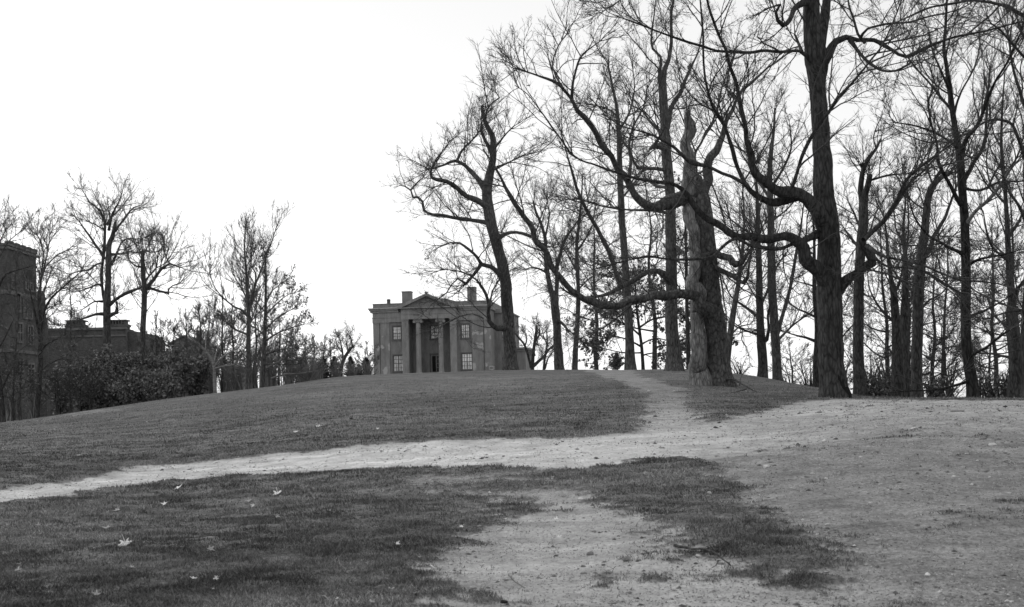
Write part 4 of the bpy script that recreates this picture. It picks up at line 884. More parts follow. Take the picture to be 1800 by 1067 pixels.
U = .01642
def mansion():
    o = P(657.4, 655, 170)
    root = empty('mansion', o, 'grey two-storey mansion with columned portico standing on top of the hill', 'mansion'); root.rotation_euler = (0, 0, math.radians(-8))
    X = lambda zx: (zx - 177) * U
    Z = lambda zy: (830 - zy) * U
    B = -4.0; TOP = Z(300)
    W = X(1170); D = 13.0
    # ---- front walls with openings
    wins = [(345, 413, 451, 562), (345, 427, 691, 826), (922, 990, 450, 565), (922, 1008, 690, 825)]
    hol = [(X(a), X(b), Z(d), Z(c)) for a, b, c, d in wins]
    px0, px1 = X(483), X(833)
    w = MB(); w.wall(0, px0, B, TOP, 0, [h for h in hol if h[0] < px0]); w.wall(px1, W, B, TOP, 0, [h for h in hol if h[0] > px1])
    w.wall(px0, px1, Z(397), TOP, 0, [])
    yb = 2.6; ph = [(X(632), X(700), Z(555), Z(445)), (X(632), X(715), Z(830), Z(690))]
    w.wall(px0, px1, B, Z(397), yb, ph)                       # back wall of the porch
    w.poly([(px0, 0, B), (px0, yb, B), (px0, yb, Z(397)), (px0, 0, Z(397))]); w.poly([(px1, 0, B), (px1, 0, Z(397)), (px1, yb, Z(397)), (px1, yb, B)])
    w.poly([(px0, 0, Z(397)), (px1, 0, Z(397)), (px1, yb, Z(397)), (px0, yb, Z(397))])
    w.poly([(0, 0, B), (0, 0, TOP), (0, D, TOP), (0, D, B)]); w.poly([(W, 0, B), (W, D, B), (W, D, TOP), (W, 0, TOP)]); w.poly([(0, D, B), (0, D, TOP), (W, D, TOP), (W, D, B)])
    w.build('wall', ST, root)
    f = MB(); f.box(px0, px1, -.5, yb, Z(855), Z(842)); f.build('porch_floor', TRIM, root)
    # ---- windows
    def window(h, y, up, lo, cols=2, rows=3, name='window', surround=True):
        x0, x1, z0, z1 = h; m = MB(); e = .14
        m.box(x0, x0 + .07, y + .06, y + .2, z0, z1); m.box(x1 - .07, x1, y + .06, y + .2, z0, z1); m.box(x0 + .07, x1 - .07, y + .06, y + .2, z1 - .08, z1); m.box(x0 + .07, x1 - .07, y + .06, y + .2, z0, z0 + .09)
        cx = (x0 + x1) / 2; m.box(cx - .05, cx + .05, y + .07, y + .19, z0 + .09, z1 - .08); cz = (z0 + z1) / 2; m.box(x0 + .07, x1 - .07, y + .055, y + .185, cz - .035, cz + .035)
        for q in (-1, 1): 
            xx = cx + q * (x1 - x0) / 4; m.box(xx - .018, xx + .018, y + .09, y + .17, z0 + .09, z1 - .08)
        for q in (.25, .75): zz = z0 + (z1 - z0) * q; m.box(x0 + .07, x1 - .07, y + .095, y + .165, zz - .018, zz + .018)
        wo = m.build(name, SASH, root)
        if surround:
            s = MB(); s.box(x0 - e, x0, y - .05, y + .05, z0 - .02, z1 + e); s.box(x1, x1 + e, y - .05, y + .05, z0 - .02, z1 + e); s.box(x0, x1, y - .05, y + .05, z1, z1 + e); s.box(x0 - e - .05, x1 + e + .05, y - .1, y + .06, z0 - .15, z0 - .02); s.build('frame', FRAME, wo)
        p = MB(); p.box(x0 + .05, x1 - .05, y + .15, y + .18, cz, z1 - .05); p.build('pane', up, wo); p = MB(); p.box(x0 + .05, x1 - .05, y + .15, y + .18, z0 + .05, cz); p.build('pane', lo, wo)
    window(hol[0], 0, SKY_CURT, CURT); window(hol[1], 0, CURT, DARKG if 0 else CURT); window(hol[2], 0, SKY_CURT, CURT); window(hol[3], 0, SKY_CURT, CURT); window(ph[0], yb, SKY_CURT, SKY_CURT)
    for a, b in ((345, 427), (922, 1008)):   # tied-back curtains showing at both jambs of the long windows
        q = MB()
        for s_ in (0, 1):
            xa = X(a) + .09 if s_ == 0 else X(b) - .09; d_ = 1 if s_ == 0 else -1
            q.poly([(xa, .142, Z(822)), (xa + d_ * .16, .142, Z(822)), (xa + d_ * .1, .142, Z(790)), (xa + d_ * .45, .142, Z(757)), (xa, .142, Z(757))][::d_])
        q.build('curtain', SKY_CURT, root)
    # door
    d = MB(); x0, x1, z0, z1 = ph[1]; d.box(x0, x0 + .12, yb + .02, yb + .2, z0, z1); d.box(x1 - .12, x1, yb + .02, yb + .2, z0, z1); d.box(x0 + .12, x1 - .12, yb + .02, yb + .2, z1 - .14, z1); d.box((x0 + x1) / 2 - .04, (x0 + x1) / 2 + .09, yb + .03, yb + .19, z0, z1 - .14)
    for zz in (.25, .5, .75): d.box((x0 + x1) / 2 + .09, x1 - .12, yb + .05, yb + .15, z0 + (z1 - z0) * zz - .03, z0 + (z1 - z0) * zz + .03)
    do = d.build('door', TRIM, root); p = MB(); p.box(x0 + .1, (x0 + x1) / 2, yb + .12, yb + .16, z0, z1 - .1); p.build('doorway_shade', NEARBLACK, do); p = MB(); p.box((x0 + x1) / 2 + .05, x1 - .1, yb + .12, yb + .16, z0, z1 - .1); p.build('pane', DARKG, do)  # left half: shade of the doorway opening painted as a near-black slab
    s = MB(); s.box(x0 - .2, x1 + .2, yb - .12, yb, z1 + .02, z1 + .22); s.box(x0 - .2, x0 - .02, yb - .06, yb, B, z1 + .02); s.box(x1 + .02, x1 + .2, yb - .06, yb, B, z1 + .02); s.build('door_surround', FRAME, root)
    # ---- pilasters
    for a, b in ((180, 232), (240, 318), (1012, 1106), (1116, 1170)):
        m = MB(); m.box(X(a), X(b), -.14, 0, B, Z(425)); m.box(X(a) - .05, X(b) + .05, -.19, 0, Z(425), Z(417)); m.build('pilaster', STP, root, .01)
    for a, b in ((428, 483), (833, 888)):
        m = MB(); m.box(X(a), X(b), -.5, 0, B, Z(408)); m.box(X(a) - .06, X(b) + .06, -.56, 0, Z(408), Z(397)); m.build('porch_pier', TRIM, root, .015)
    for c in (562, 752):
        cx = X(c); r0 = .37; m = MB(); zt = Z(427)
        prof = [(r0 * 1.25, Z(845)), (r0 * 1.25, Z(838)), (r0 * 1.08, Z(836))] + [(r0 * (1.02 - .16 * (k / 10) ** 1.6), Z(834) + (zt - Z(834)) * k / 10) for k in range(11)]
        m.lathe(cx, -.05, prof, 24); co_ = m.build('column', TRIM, root, smooth=True)
        m = MB(); m.box(cx - .62, cx + .62, -.5, .4, Z(404), Z(397)); m.box(cx - .5, cx + .5, -.42, .32, Z(412), Z(404))
        for q in (-1, 1):
            n = 14; prof = [(cx + q * .48 + .2 * math.cos(2 * math.pi * i / n), Z(418) + .2 * math.sin(2 * math.pi * i / n)) for i in range(n)]; m.prism(prof, -.46, .36, 'y')
            prof = [(cx + q * .48 + .08 * math.cos(2 * math.pi * i / n), Z(418) + .08 * math.sin(2 * math.pi * i / n)) for i in range(n)]; m.prism(prof, -.5, -.46, 'y')
        m.lathe(cx, -.05, [(r0 * .9, Z(427)), (r0 * 1.1, Z(420)), (r0 * 1.15, Z(412))], 20); m.build('capital', TRIM, co_)
    # ---- entablature, cornice, parapet
    for a, b in ((177, 424), (889, 1170)):
        m = MB(); m.box(X(a) - .03, X(b), -.2, 0, Z(417), Z(380)); m.box(X(a) - .06, X(b), -.26, 0, Z(380), Z(374)); m.box(X(a), X(b), -.17, 0, Z(374), Z(335)); m.build('entablature', TRIM, root, .01)
    m = MB(); m.box(X(424), X(889), -.6, 0, Z(397), Z(358)); m.box(X(420), X(893), -.66, 0, Z(358), Z(351)); m.box(X(424), X(889), -.57, 0, Z(351), Z(310)); m.build('portico_entablature', TRIM, root, .01)
    m = MB()
    for a, b in ((177, 400), (912, 1170)):
        xl = X(a) - (.5 if a == 177 else 0); xr = X(b) + (.25 if b == 1170 else 0)
        m.box(xl + .22, xr, -.35, D + .3, Z(335), Z(320)); m.box(xl + .1, xr, -.5, D + .4, Z(320), Z(308)); m.box(xl, xr, -.62, D + .5, Z(308), Z(301))
    m.build('cornice', TRIM, root, .01)
    m = MB(); m.box(X(177) - .5, X(400), -.62, .1, Z(301), Z(297)); m.box(X(912), X(1170) + .25, -.62, .1, Z(301), Z(297)); m.build('cornice_flashing', CAP, root)
    m = MB(); m.box(X(177), X(1170), .1, .4, Z(297), Z(262)); m.box(X(177), X(177) + .3, .4, D, Z(297), Z(262)); m.box(X(1170) - .3, X(1170), .4, D, Z(297), Z(262)); m.box(X(177) - .05, X(1170) + .05, .05, .45, Z(262), Z(258)); m.box(X(177) + .3, X(1170) - .3, .4, D, Z(300), Z(290)); m.build('parapet', ST, root)
    # pediment
    xl, xr, xm = X(392), X(892), X(645); zb, za = Z(300), Z(190)
    m = MB(); m.prism([(xl + .5, zb + .05), (xr - .5, zb + .05), (xm, za - .35)], -.5, 0, 'y'); m.build('pediment', ST, root)
    m = MB(); m.box(xl, xr, -1.0, 0, Z(310), zb); m.build('pediment_cornice', TRIM, root, .01)
    m = MB(); tk = .34
    for x_ in (xl, xr):
        m.prism([(x_, zb), (x_, zb + .14), (xm, za), (xm, za - tk), (x_ + (.75 if x_ == xl else -.75), zb + .002)], -1.0 if x_ == xl else -.998, .3, 'y')
    m.build('raking_cornice', TRIM, root)
    m = MB(); m.prism([(xl + .1, zb + .1), (xm, za + .06), (xr - .1, zb + .1), (xm, za - .1)], .3, 9, 'y'); m.build('roof', ROOFM, root)
    m = MB(); m.prism([(X(560), Z(262)), (X(690), Z(205)), (X(735), Z(205)), (X(930), Z(262))], 5, 11, 'y'); m.build('roof', ROOFM, root)
    m = MB(); m.box(xm - .2, xm + .2, -1.05, -.6, za - .02, za + .22); m.build('ridge_block', TRIM, root)
    # chimneys
    for a, b, t, y in ((372, 448, 138, 4), (935, 1003, 120, 4)):
        m = MB(); m.box(X(a), X(b), y, y + 1.3, Z(300), Z(t + 8)); m.box(X(a) - .06, X(b) + .06, y - .06, y + 1.36, Z(t + 8), Z(t)); c_ = m.build('chimney', ST, root, .01)
    m = MB(); m.box(X(270), X(295), 2, 2.4, Z(262), Z(222)); m.lathe(X(282), 2.2, [(.28, Z(222)), (.28, Z(214)), (.1, Z(210))], 10); m.build('vent_stack', FRAME, root)
    # right wing, set back
    wh = [(X(1229), X(1252), Z(575), Z(510)), (X(1229), X(1258), Z(826), Z(722))]
    x2 = X(1295); m = MB(); m.wall(W, x2, B, Z(340), 3.2, wh); m.poly([(x2, 3.2, B), (x2, D, B), (x2, D, Z(340)), (x2, 3.2, Z(340))]); m.poly([(W, 3.2, Z(340)), (x2, 3.2, Z(340)), (x2, D, Z(340)), (W, D, Z(340))]); m.build('wing', ST, root)
    m = MB(); m.box(W, x2 + .2, 2.9, D, Z(352), Z(341)); m.box(W, x2 + .05, 3.05, 3.5, Z(341), Z(318)); m.build('wing_cornice', TRIM, root)
    for h in wh:
        x0, x1, z0, z1 = h; m = MB(); m.box(x0, x0 + .06, 3.25, 3.4, z0, z1); m.box(x1 - .06, x1, 3.25, 3.4, z0, z1); m.box(x0 + .06, x1 - .06, 3.25, 3.4, z1 - .07, z1); m.box(x0 + .06, x1 - .06, 3.25, 3.4, (z0 + z1) / 2 - .03, (z0 + z1) / 2 + .03); wo = m.build('window', SASH, root); p = MB(); p.box(x0 + .04, x1 - .04, 3.34, 3.37, z0, z1 - .04); p.build('pane', SKY_CURT if h is wh[0] else DARKG, wo)
    x3 = X(1412); m = MB(); m.box(x2, x3, 5, D, B, Z(655)); m.box(x2, x3 + .22, 4.75, D + .1, Z(655), Z(638)); m.box(x2 + .001, x3 + .1, 4.85, D, Z(671), Z(664)); m.build('annex', ST, root)
    # small framed notice at the foot
    m = MB(); a, b, t, q = X(1154), X(1193), Z(800), Z(830); m.box(a, b, -.28, -.23, q, t); no = m.build('notice_board', CAP, root); m = MB(); m.box(a + .06, b - .06, -.29, -.28, q + .07, t - .07); m.build('board_face', ST, no); m = MB(); m.box(a + .1, a + .16, -.23, -.15, B, q); m.box(b - .16, b - .1, -.23, -.15, B, q); m.build('board_post', FRAME, no)
    m = MB(); m.box(X(177), X(1170), -.2, 0, B - .5, B); m.box(px0, px1, -3, -.2, B - .5, Z(860)); m.build('foundation', ST, root)
mansion()

def at_ground(px, Y):
    x = P(px, 700, Y)[0]; return x, float(H(x, Y))
def tower():
    Y0 = 85.0; c = P(12, 431, Y0); x1 = c[0]; x0 = x1 - 12; y1 = 90.2; zt = c[2]; x_, zg = at_ground(5, Y0); B = -.5 - zg * 0
    root = empty('brick_tower', (x1, Y0, zg), 'dark brick tower block with stone bands at the far left edge', 'tower')
    L = lambda y: y; h = zt - zg; W = y1 - Y0
    # local: origin at the near corner. right face looks along +x
    def face(px, py, Y): q = P(px, py, Y); return q[2] - zg
    m = MB(); m.box(-12, 0, 0, W, -1, h); m.build('wall', BRICK, root)
    z1 = face(8, 511, 85.5); z2 = face(8, 614, 85.5)
    m = MB(); 
    for z, t in ((z1, .28), (z2, .22)): m.box(-12.1, .12, -.12, W + .12, z - t, z)
    m.build('stone_band', STONEB, root, .02)
    m = MB(); m.box(-12.15, .15, -.15, W + .15, h - .25, h - .08); m.box(-12.1, .1, -.1, W + .1, h, h + .16)
    m.build('parapet', STONEB, root, .02)
    for k in range(5): MB().box(-.3, .12, .35 + k * 1.06, .95 + k * 1.06, h + .162, h + .34).build('merlon', BRICK, root)
    for k in range(7): MB().box(-11.9 + k * 1.55, -11.2 + k * 1.55, -.12, .3, h + .163, h + .34).build('merlon', BRICK, root)
    def win(ya, yb, za, zb, cols, pane=DARKG):
        f = MB(); f.box(.02, .10, ya - .12, ya, za - .12, zb + .12); f.box(.02, .10, yb, yb + .12, za - .12, zb + .12); f.box(.02, .12, ya, yb, zb, zb + .14); f.box(.02, .15, ya, yb, za - .14, za)
        for k in range(1, cols): yy = ya + (yb - ya) * k / cols; f.box(.02, .09, yy - .05, yy + .05, za, zb)
        f.box(.02, .085, ya, yb, (za + zb) / 2 - .04, (za + zb) / 2 + .04)
        wo = f.build('window', MULL if pane is not DARKG else STONEB, root); p = MB(); p.box(.012, .03, ya, yb, za, zb); p.build('pane', DARKG, wo)
    win(3.0, 4.7, face(42, 509, 88.5), face(42, 484, 88.5), 4)
    for a, b, t, q in ((1.3, 1.9, 521, 546), (2.6, 3.1, 524, 556), (3.5, 4.0, 524, 556), (1.4, 2.2, 570, 600), (3.3, 4.1, 572, 602), (1.2, 2.2, 636, 652), (3.2, 4.2, 640, 655), (.6, 1.0, 485, 508)):
        win(a, b, face(25, q, 87), face(25, t, 87), 2, None)
    for k, xx in enumerate((-2.2, -4.6, -7.0)):
        for t, q in ((470, 505), (530, 560), (580, 606), (640, 665)):
            f = MB(); za, zb = face(0, q, 85), face(0, t, 85); f.box(xx - .6, xx + .6, -.06, .0, za, zb); wo = f.build('window', STONEB, root); p = MB(); p.box(xx - .5, xx + .5, -.075, -.061, za + .1, zb - .1); p.build('pane', DARKG, wo)
tower()
def turret():
    Y = 98; c = P(72, 600, Y); x, zg = c[0], at_ground(72, Y)[1]; root = empty('stone_turret', (x, Y, zg), 'domed stone turret with a spike finial just right of the brick tower', 'turret')
    r = 9.0 * Y / F; z = lambda py: P(72, py, Y)[2] - zg
    m = MB(); m.lathe(0, 0, [(r * 1.35, -1), (r * 1.35, z(566)), (r * 1.25, z(561)), (r * .98, z(556)), (r * .98, z(528)), (r * 1.1, z(526)), (r * 1.1, z(523))], 12); m.build('shaft', BRICK, root)
    m = MB(); m.lathe(0, 0, [(r * 1.0, z(523)), (r * .95, z(518)), (r * .75, z(514)), (r * .4, z(511.5)), (r * .1, z(510))], 14); d = m.build('dome', STONEB, root, smooth=True)
    m = MB(); m.lathe(0, 0, [(.07, z(511)), (.12, z(506)), (.05, z(503)), (.02, z(496))], 8); m.build('finial', STONEB, d)
turret()
def low_building():
    Y = 108.0; a = P(76, 582, Y); b = P(221, 586, Y); zg = at_ground(160, Y)[1]; x0 = a[0]; W = b[0] - a[0]; h = a[2] - zg
    root = empty('collegiate_building', (x0, Y, zg), 'long low brick building with tall notched chimneys behind the left shrubs', 'building')
    lx = lambda px: P(px, 600, Y)[0] - x0; lz = lambda px, py: P(px, py, Y)[2] - zg
    hs = [(lx(90), lx(117), lz(104, 697), lz(104, 664)), (lx(135), lx(150), lz(140, 660), lz(140, 630)), (lx(205), lx(216), lz(212, 660), lz(212, 625))]
    m = MB(); m.wall(0, W, -1, h, 0, hs, .3); m.poly([(0, 0, -1), (0, 0, h), (0, 10, h), (0, 10, -1)]); m.poly([(W, 0, -1), (W, 10, -1), (W, 10, h), (W, 0, h)]); m.poly([(0, 0, h), (W, 0, h), (W, 10, h), (0, 10, h)]); m.poly([(0, 10, -1), (0, 10, h), (W, 10, h), (W, 10, -1)]); m.build('wall', BRICK, root)
    m = MB(); m.box(-.1, W + .1, -.12, .25, h + .002, h + .22); m.box(-.1, W + .1, -.1, 0, h - .6, h - .45); m.build('parapet', STONEB, root, .02)
    for (p0, p1, top, yy) in ((98, 129, 560, 2.5), (168, 200, 558, 3.5), (206, 218, 577, 1.5)):
        x_0, x_1 = lx(p0), lx(p1); zt = lz(p0, top + 7 if top < 570 else top); m = MB(); m.box(x_0, x_1, yy, yy + 1.2, h, zt); m.box(x_0 - .08, x_1 + .08, yy - .08, yy + 1.28, zt - .25, zt - .05); c = m.build('chimney', BRICK, root)
        if top < 570:
            m = MB(); n = 6
            for k in range(n): xx = x_0 + (x_1 - x_0) * (k + .5) / n; m.box(xx - .07, xx + .07, yy, yy + .9, zt, zt + .26)
            m.box(x_0 - .03, x_1 + .03, yy - .04, yy + 1.24, zt + .26, zt + .38); m.build('chimney_pots', BRICK, c)
    m = MB(); m.prism([(W, -1), (lx(240), -1), (lx(240), h - .9), (lx(236), h - .25), (W, h - .15)], .6, 9, 'y'); m.build('end_bay', BRICK, root)
    for (a_, b_, z0, z1) in hs:
        m = MB(); n = 4 if b_ - a_ > 1 else 2
        for k in range(n + 1): xx = a_ + (b_ - a_) * k / n; m.box(xx - .05, xx + .05, .05, .2, z0, z1)
        m.box(a_ - .15, b_ + .15, -.08, .06, z1, z1 + .18); m.box(a_ - .15, b_ + .15, -.08, .06, z0 - .15, z0); m.box(a_ + .05, b_ - .05, .06, .19, (z0 + z1) / 2 - .06, (z0 + z1) / 2 + .06); wo = m.build('window', MULL, root)
        p = MB(); p.box(a_ + .02, b_ - .02, .2, .24, (z0 + z1) / 2, z1); p.build('pane', CURT, wo); p = MB(); p.box(a_ + .02, b_ - .02, .2, .24, z0, (z0 + z1) / 2); p.build('pane', DARKG, wo)
low_building()
def gabled():
    Y = 128.0; c = P(302, 602, Y); zg = at_ground(320, Y)[1]; x0 = c[0]; k = lambda px: P(px, 600, Y)[0] - x0; z = lambda py: P(320, py, Y)[2] - zg
    root = empty('gabled_house', (x0, Y, zg), 'distant house with a pointed gable seen through the left thicket', 'house')
    m = MB(); m.prism([(0, -1), (k(343), -1), (k(343), z(603)), (k(325), z(591)), (0, z(603))], 0, 9, 'y'); m.build('wall', BRICK2, root)
    m = MB(); m.prism([(-.3, z(605)), (-.3, z(603)), (k(325), z(589)), (k(344), z(603)), (k(344), z(605)), (k(325), z(591) + .02)], -.3, 9.3, 'y'); m.build('roof', STONEB, root)
    m = MB(); m.box(k(337), k(341.5), 2, 3, z(606), z(580)); m.box(k(336.6), k(341.9), 1.95, 3.05, z(581), z(579)); m.build('chimney', BRICK2, root)
    f = MB(); f.box(k(320), k(328), -.06, 0, z(622), z(608)); wo = f.build('window', MULL, root); f = MB(); f.box(k(321), k(327), -.075, -.061, z(621), z(609)); f.build('pane', DARKG, wo)
gabled()
def shed():
    Y = 92.0; c = P(389, 660, Y); zg = at_ground(400, Y)[1]; x0 = c[0]; k = lambda px: P(px, 660, Y)[0] - x0; z = lambda py: P(400, py, Y)[2] - zg
    root = empty('stone_outbuilding', (x0, Y, zg), 'plain grey stone outbuilding glimpsed under the pale birch branches', 'outbuilding'); w_ = k(418)
    m = MB(); m.wall(0, w_, -1, z(646), 0, [(k(402), k(406), z(690), z(660))]); m.poly([(0, 0, -1), (0, 0, z(646)), (0, 4, z(646)), (0, 4, -1)]); m.poly([(w_, 0, -1), (w_, 4, -1), (w_, 4, z(646)), (w_, 0, z(646))]); m.build('wall', simple('pale_rubble', .14, .24, (3, 3, 3)), root)
    m = MB(); m.prism([(-.2, z(647)), (w_ + .2, z(647)), (w_ + .2, z(645)), (w_ / 2, z(640)), (-.2, z(645))], -.25, 4.2, 'y'); m.build('roof', STONEB, root)
    m = MB(); m.box(k(402), k(406), .2, .25, z(690), z(660)); m.build('door', FRAME, root)
shed()
# ================================================================ fallen leaves, stones, sticks
def gput(px, py, dz=0.0):
    p = ground_hit(px, py); p[2] = float(gz(p[0], p[1])) + dz; return p
def lobed_leaf(name, label, px, py, size_px, mat, seed, tilt=.35, lobes=5, group='fallen leaves on the lawn', lift=.03, loc=None):
    r = random.Random(seed); p = gput(px, py) if loc is None else loc; s = size_px * .72 * p[1] / F if loc is None else size_px
    o_pts = []; n = lobes
    for i in range(n):
        a = math.radians(-130 + 260 * i / (n - 1)) + math.pi / 2
        ln = (1.0 if i == n // 2 else .85 if i in (n // 2 - 1, n // 2 + 1) else .6) * r.uniform(.85, 1.1)
        for da, q in ((-.22, .58), (-.15, .78), (0, 1.0), (.15, .76), (.22, .58)): o_pts.append((a + da * 1.3, ln * q))
        if i < n - 1: o_pts.append((a + math.radians(260 / (n - 1) / 2), .40))
    V = [(0, 0, 0)]; cu = r.uniform(.3, .7)
    for a, q in o_pts: V.append((q * math.cos(a) * s, q * math.sin(a) * s, (q * q * cu * (.6 + .5 * math.sin(a * 2 + seed))) * s))
    V.append((.03 * s, -.1 * s, 0)); V.append((-.03 * s, -.1 * s, 0)); V.append((.1 * s, -1.0 * s, .3 * s)); V.append((.13 * s, -.98 * s, .3 * s))
    k = len(o_pts); F_ = [(0, i, i + 1) for i in range(1, k)] + [(k + 1, k + 2, k + 3, k + 4)]
    me = bpy.data.meshes.new(name); me.from_pydata(V, [], F_); me.materials.append(mat)
    o = bpy.data.objects.new(name, me); COL.objects.link(o); so_ = o.modifiers.new('s', 'SOLIDIFY'); so_.thickness = .0012
    o.location = (p[0], p[1], p[2] + lift); o.rotation_mode = 'ZYX'; o.rotation_euler = (tilt + r.uniform(-.15, .15), r.uniform(-.4, .4), r.uniform(0, 6.28)); tag(o, label, 'leaf', group); return o
spec = [(220, 966, 24, LEAFP, 'bright white star-shaped fallen leaf standing in the near left grass', 1.0),
 (381, 1021, 10, LEAFP, 'small bright upright leaf near the bottom edge, lower left', 1.1), (488, 871, 20, LEAFP, 'pale rolled leaf just below the path, left of centre', .5),
 (290, 889, 12, LEAFP, 'bright little curled leaf in the left grass below the path', .6), (206, 900, 14, LEAFG, 'greyish leaf left of the bright little curled leaf', .5),
 (313, 860, 16, LEAFP, 'flat pale leaf at the lower rim of the path', .2), (437, 883, 14, LEAFG, 'flat greyish leaf in the grass left of the rolled leaf', .3),
 (187, 932, 18, LEAFG, 'wide curled grey leaf above the star-shaped leaf', .3), (370, 975, 14, LEAFG, 'grey leaf halfway between star-shaped leaf and worn patch', .5),
 (232, 1002, 10, LEAFG, 'small grey leaf right under the star-shaped leaf', .5), (445, 890, 7, LEAFP, 'tiny bright leaf fragment near the flat greyish leaf', .8),
 (487, 913, 9, LEAFG, 'small upright grey leaf left of the dark curled pair', .9), (626, 915, 16, STONE, 'dark curled leaf at the left edge of the worn ground', .5),
 (698, 962, 9, LEAFP, 'bright chip of leaf at the left rim of the worn patch', .5), (812, 930, 8, LEAFP, 'bright white leaf scrap in the middle of the foreground', .8),
 (978, 917, 9, LEAFP, 'small white leaf on the worn patch', .3), (560, 752, 12, LEAFP, 'bright leaf on the lawn above the path, second from left', .4), (519, 762, 9, LEAFP, 'bright leaf on the lawn above the path, leftmost', .5),
 (140, 803, 11, LEAFG, 'grey leaf on the left lawn above the path', .3), (617, 739, 8, NEARBLACK, 'small black leaf on the lawn above the path', .5), (664, 757, 7, LEAFP, 'light leaf near the lawn edge above the path', .6),
 (170, 1047, 14, LEAFG, 'grey leaf near the bottom left corner', .3), (30, 1008, 13, LEAFG, 'wide grey leaf at the left border of the foreground', .3), (68, 926, 9, LEAFG, 'small grey leaf far left below the path', .3),
 (905, 735, 0, None, '', 0)]
for k, (a, b, s, m, lab, ti) in enumerate(spec):
    if m: lobed_leaf('fallen_leaf', lab, a, b, s, m, 900 + k, ti)
r = random.Random(5)
for k in range(110):
    Yk = 8 + 50 * r.random() ** 1.5; x = r.uniform(-.4, .12) * Yk; c_, _ = wear(np.array([x]), np.array([Yk]))
    p = np.array([x, Yk, float(gz(x, Yk))]); mt = LEAFG if r.random() < .75 else LEAFP
    lobed_leaf('fallen_leaf', 'tiny pale fallen leaf lying flat on the turf' , 0, 0, r.uniform(.018, .042), mt, 1200 + k, r.uniform(-.3, .5), group='tiny leaves sprinkled over the turf', loc=p)

def stone(label, px, py, w_px, h_px, mat, seed, group='loose stones on the bare ground', loc=None, sz=None, name='stone'):
    r = np.random.default_rng(seed)
    p = gput(px, py) if loc is None else loc
    a = (w_px * .5 * p[1] / F) if sz is None else sz; b = (h_px * p[1] / F * .8) if sz is None else sz * .7
    n, m = 12, 7; V = []
    lob = r.uniform(.78, 1.18, (m, n)); lob = (lob + np.roll(lob, 1, 1) + np.roll(lob, -1, 1)) / 3
    for j in range(m):
        ph = -math.pi / 2 + math.pi * j / (m - 1)
        for i in range(n):
            t = 2 * math.pi * i / n; q = lob[j, i] if 0 < j < m - 1 else 1
            V.append((a * math.cos(ph) ** .8 * math.cos(t) * q if 0 < j < m - 1 else 0, a * .7 * math.cos(ph) ** .8 * math.sin(t) * q if 0 < j < m - 1 else 0, b * .55 * math.sin(ph) * (q if 0 < j < m-1 else 1)))
    F_ = [(j * n + i, j * n + (i + 1) % n, (j + 1) * n + (i + 1) % n, (j + 1) * n + i) for j in range(m - 1) for i in range(n)]
    me = bpy.data.meshes.new(name); me.from_pydata(V, [], F_); me.materials.append(mat); me.validate()
    o = bpy.data.objects.new(name, me); COL.objects.link(o); o.location = (p[0], p[1], p[2] + b * .22); o.rotation_euler = (r.uniform(-.2, .2), r.uniform(-.2, .2), r.uniform(0, 6.28)); tag(o, label, 'stone', group)
ss = [(1023, 875, 18, 9, STONEL, 'pale flat-topped stone right of the worn patch head'), (1037, 968, 15, 10, STONE, 'dark lump of stone in the worn patch centre'), (1100, 985, 17, 9, STONE, 'dark flat stone beside the fallen branch'),
 (886, 1057, 17, 7, NEARBLACK, 'black flat stone at the bottom edge of the worn patch'), (1347, 816, 17, 8, STONEL, 'pale stone on the gravel at the upper right of the dark turf wedge'), (1664, 814, 11, 10, STONE, 'dark upright stone on the right slope'),
 (1693, 885, 14, 5, STONEL, 'pale flat stone low on the right slope'), (1455, 917, 12, 6, STONEL, 'pale stone in the middle of the right gravel'), (1405, 987, 12, 8, STONE, 'dark stone just off the tip of the dark turf wedge'),
 (1247, 872, 9, 8, STONEL, 'light stone lodged in the dark turf wedge'), (1420, 834, 16, 4, STONE, 'long dark flat stone on the right gravel'), (1428, 827, 9, 5, STONEL, 'small light stone behind the long dark flat stone'),
 (1563, 857, 12, 4, STONE, 'dark flat stone right of the gravel middle'), (1484, 957, 16, 4, STONE, 'dark flat sliver low in the right gravel'), (1605, 751, 15, 4, STONEL, 'pale slab high on the right slope'), (1683, 720, 26, 3, STONE, 'long dark strip near the right crest'),
 (1728, 771, 14, 4, STONE, 'dark strip of stone near the right border'), (1440, 724, 12, 4, STONE, 'dark clod close before the huge forked tree'), (1550, 721, 6, 4, STONE, 'small black clod below the right crest'), (885, 800, 6, 3, STONE, 'small dark stone on the pale path'), (1745, 780, 20, 6, STONEL, 'pale rounded stone near the right border')]
for k, (a, b, w_, h_, m, lab) in enumerate(ss): stone(lab, a, b, w_, h_, m, 700 + k)
for k in range(110):
    Yk = 9 + 24 * r.random() ** 1.3; x = r.uniform(-.02, .42) * Yk; c_, _ = wear(np.array([x]), np.array([Yk]))
    if c_[0] < .4: continue
    stone('fist-sized or smaller grey stone half sunk in the bare slope', 0, 0, 0, 0, STONE if r.random() < .6 else STONEL, 800 + k, group='small stones strewn over the bare slope', loc=np.array([x, Yk, float(gz(x, Yk))]), sz=r.uniform(.012, .035))

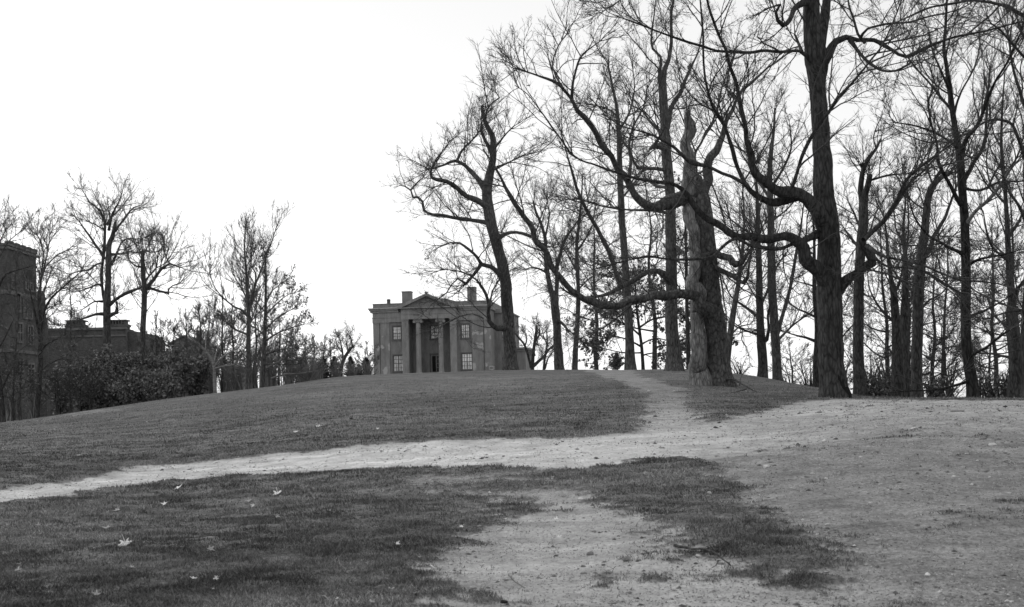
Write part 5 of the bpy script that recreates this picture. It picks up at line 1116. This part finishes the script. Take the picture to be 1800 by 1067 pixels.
def stick(name, label, pts, cat, rad, twigs=(), mat=None, group=None):
    W = np.array([[*gput(a, b, rad * 1.2 + dz), 0] for a, b, dz in pts]); W[:, 3] = np.linspace(rad, rad * .35, len(W))
    root = empty(name, W[0, :3], label, cat, group) if twigs else None
    t = TM(); Q = catmull(W, .06); Q[:, :3] += RNG.normal(size=(len(Q), 3)) * rad * .25; t.tubes(Q[None, :, :3], Q[None, :, 3], 7, .06, cap=True)
    o = t.build('stem' if twigs else name, mat or STICK, root)
    for tp in twigs:
        W2 = np.array([[*gput(a, b, dz), 0] for a, b, dz in tp]); W2[:, 3] = np.linspace(rad * .5, rad * .15, len(W2)); t = TM(); t.tubes(catmull(W2, .05)[None, :, :3], catmull(W2, .05)[None, :, 3], 5, cap=True); t.build('twig', mat or STICK, root)
    if not twigs: tag(o, label, cat, group)
stick('fallen_branch', 'crooked dead branch with a raised fork at the lower rim of the turf wedge', [(1185, 962, 0), (1215, 967, .01), (1245, 975, 0), (1268, 984, .02), (1285, 992, 0)], 'branch', .013, [[(1252, 979, 0), (1262, 975, .02), (1272, 974, .05)], [(1262, 982, 0), (1258, 990, 0), (1248, 994, 0)]], BARK)
stick('fallen_branch', 'thin dead branch trailing from the foot of the twin-stemmed tree', [(1270, 676, .05), (1285, 682, .25), (1300, 686, .2), (1318, 690, .08), (1330, 692, 0)], 'branch', .035, [[(1288, 682, .2), (1284, 674, .4), (1280, 668, .7)], [(1300, 686, .15), (1303, 678, .3), (1312, 672, .5)], [(1312, 689, .1), (1296, 691, .05), (1285, 690, 0)]], BARK)
stick('stick', 'short pale stick at the left rim of the worn patch', [(757, 992, 0), (764, 996, 0), (771, 1000, 0)], 'stick', .008, (), STONEL)
stick('stick', 'long thin stick lying across the lower worn patch', [(893, 1008, .01), (905, 1016, 0), (920, 1026, 0)], 'stick', .006)
stick('stick', 'slender dark twig lying on the pale path left of centre', [(710, 793, 0), (716, 791, .01), (723, 789, 0)], 'stick', .008, (), STONE)
stick('stick', 'pale bent twig in the turf just below the path', [(672, 850, 0), (680, 846, .01), (688, 842, .02)], 'stick', .007)
stick('stick', 'light straw arching up at the bottom edge', [(556, 1046, .0), (570, 1054, .03), (583, 1064, .01)], 'stick', .003, (), STONEL)


# ---------------------------------------------------------------- camera, sky, light
cam = bpy.data.cameras.new('camera'); co = bpy.data.objects.new('camera', cam); COL.objects.link(co); C.camera = co
M = Matrix(((ca, sa, 0, 0), (0, 0, -1, 0), (-sa, ca, 0, EYE), (0, 0, 0, 1)))
co.matrix_world = M
cam.sensor_width = 36; cam.lens = 36 * F / 1800; cam.shift_y = (HZ - 533.5) / 1800; cam.clip_end = 6000; cam.clip_start = .1
cam.dof.use_dof = True; cam.dof.focus_distance = 45; cam.dof.aperture_fstop = cam.lens / 1000 / .009
w = bpy.data.worlds.new('World'); C.world = w; w.use_nodes = True; nt = w.node_tree
bg = nt.nodes['Background']; sky = nt.nodes.new('ShaderNodeTexSky'); sky.sky_type = 'NISHITA'; sky.sun_disc = False
SE, SR = math.radians(42), math.radians(-60)
sky.sun_elevation = SE; sky.sun_rotation = SR
bw = nt.nodes.new('ShaderNodeRGBToBW'); nt.links.new(sky.outputs[0], bw.inputs[0])
ad = nt.nodes.new('ShaderNodeMath'); ad.operation = 'ADD'; nt.links.new(bw.outputs[0], ad.inputs[0]); ad.inputs[1].default_value = 4.5
nt.links.new(ad.outputs[0], bg.inputs[0]); bg.inputs[1].default_value = .12
sl = bpy.data.lights.new('sun', 'SUN'); sl.energy = .7; sl.angle = math.radians(14); so = bpy.data.objects.new('sun', sl); COL.objects.link(so)
so.rotation_euler = (math.radians(90) - SE, 0, math.pi - SR + 0)
d = Vector((math.sin(SR) * math.cos(SE), math.cos(SR) * math.cos(SE), math.sin(SE)))
so.rotation_euler = d.to_track_quat('Z', 'Y').to_euler()
C.view_settings.view_transform = 'Standard'; C.view_settings.look = 'None'; C.view_settings.exposure = 0; C.view_settings.gamma = 1
C.render.engine = 'CYCLES'
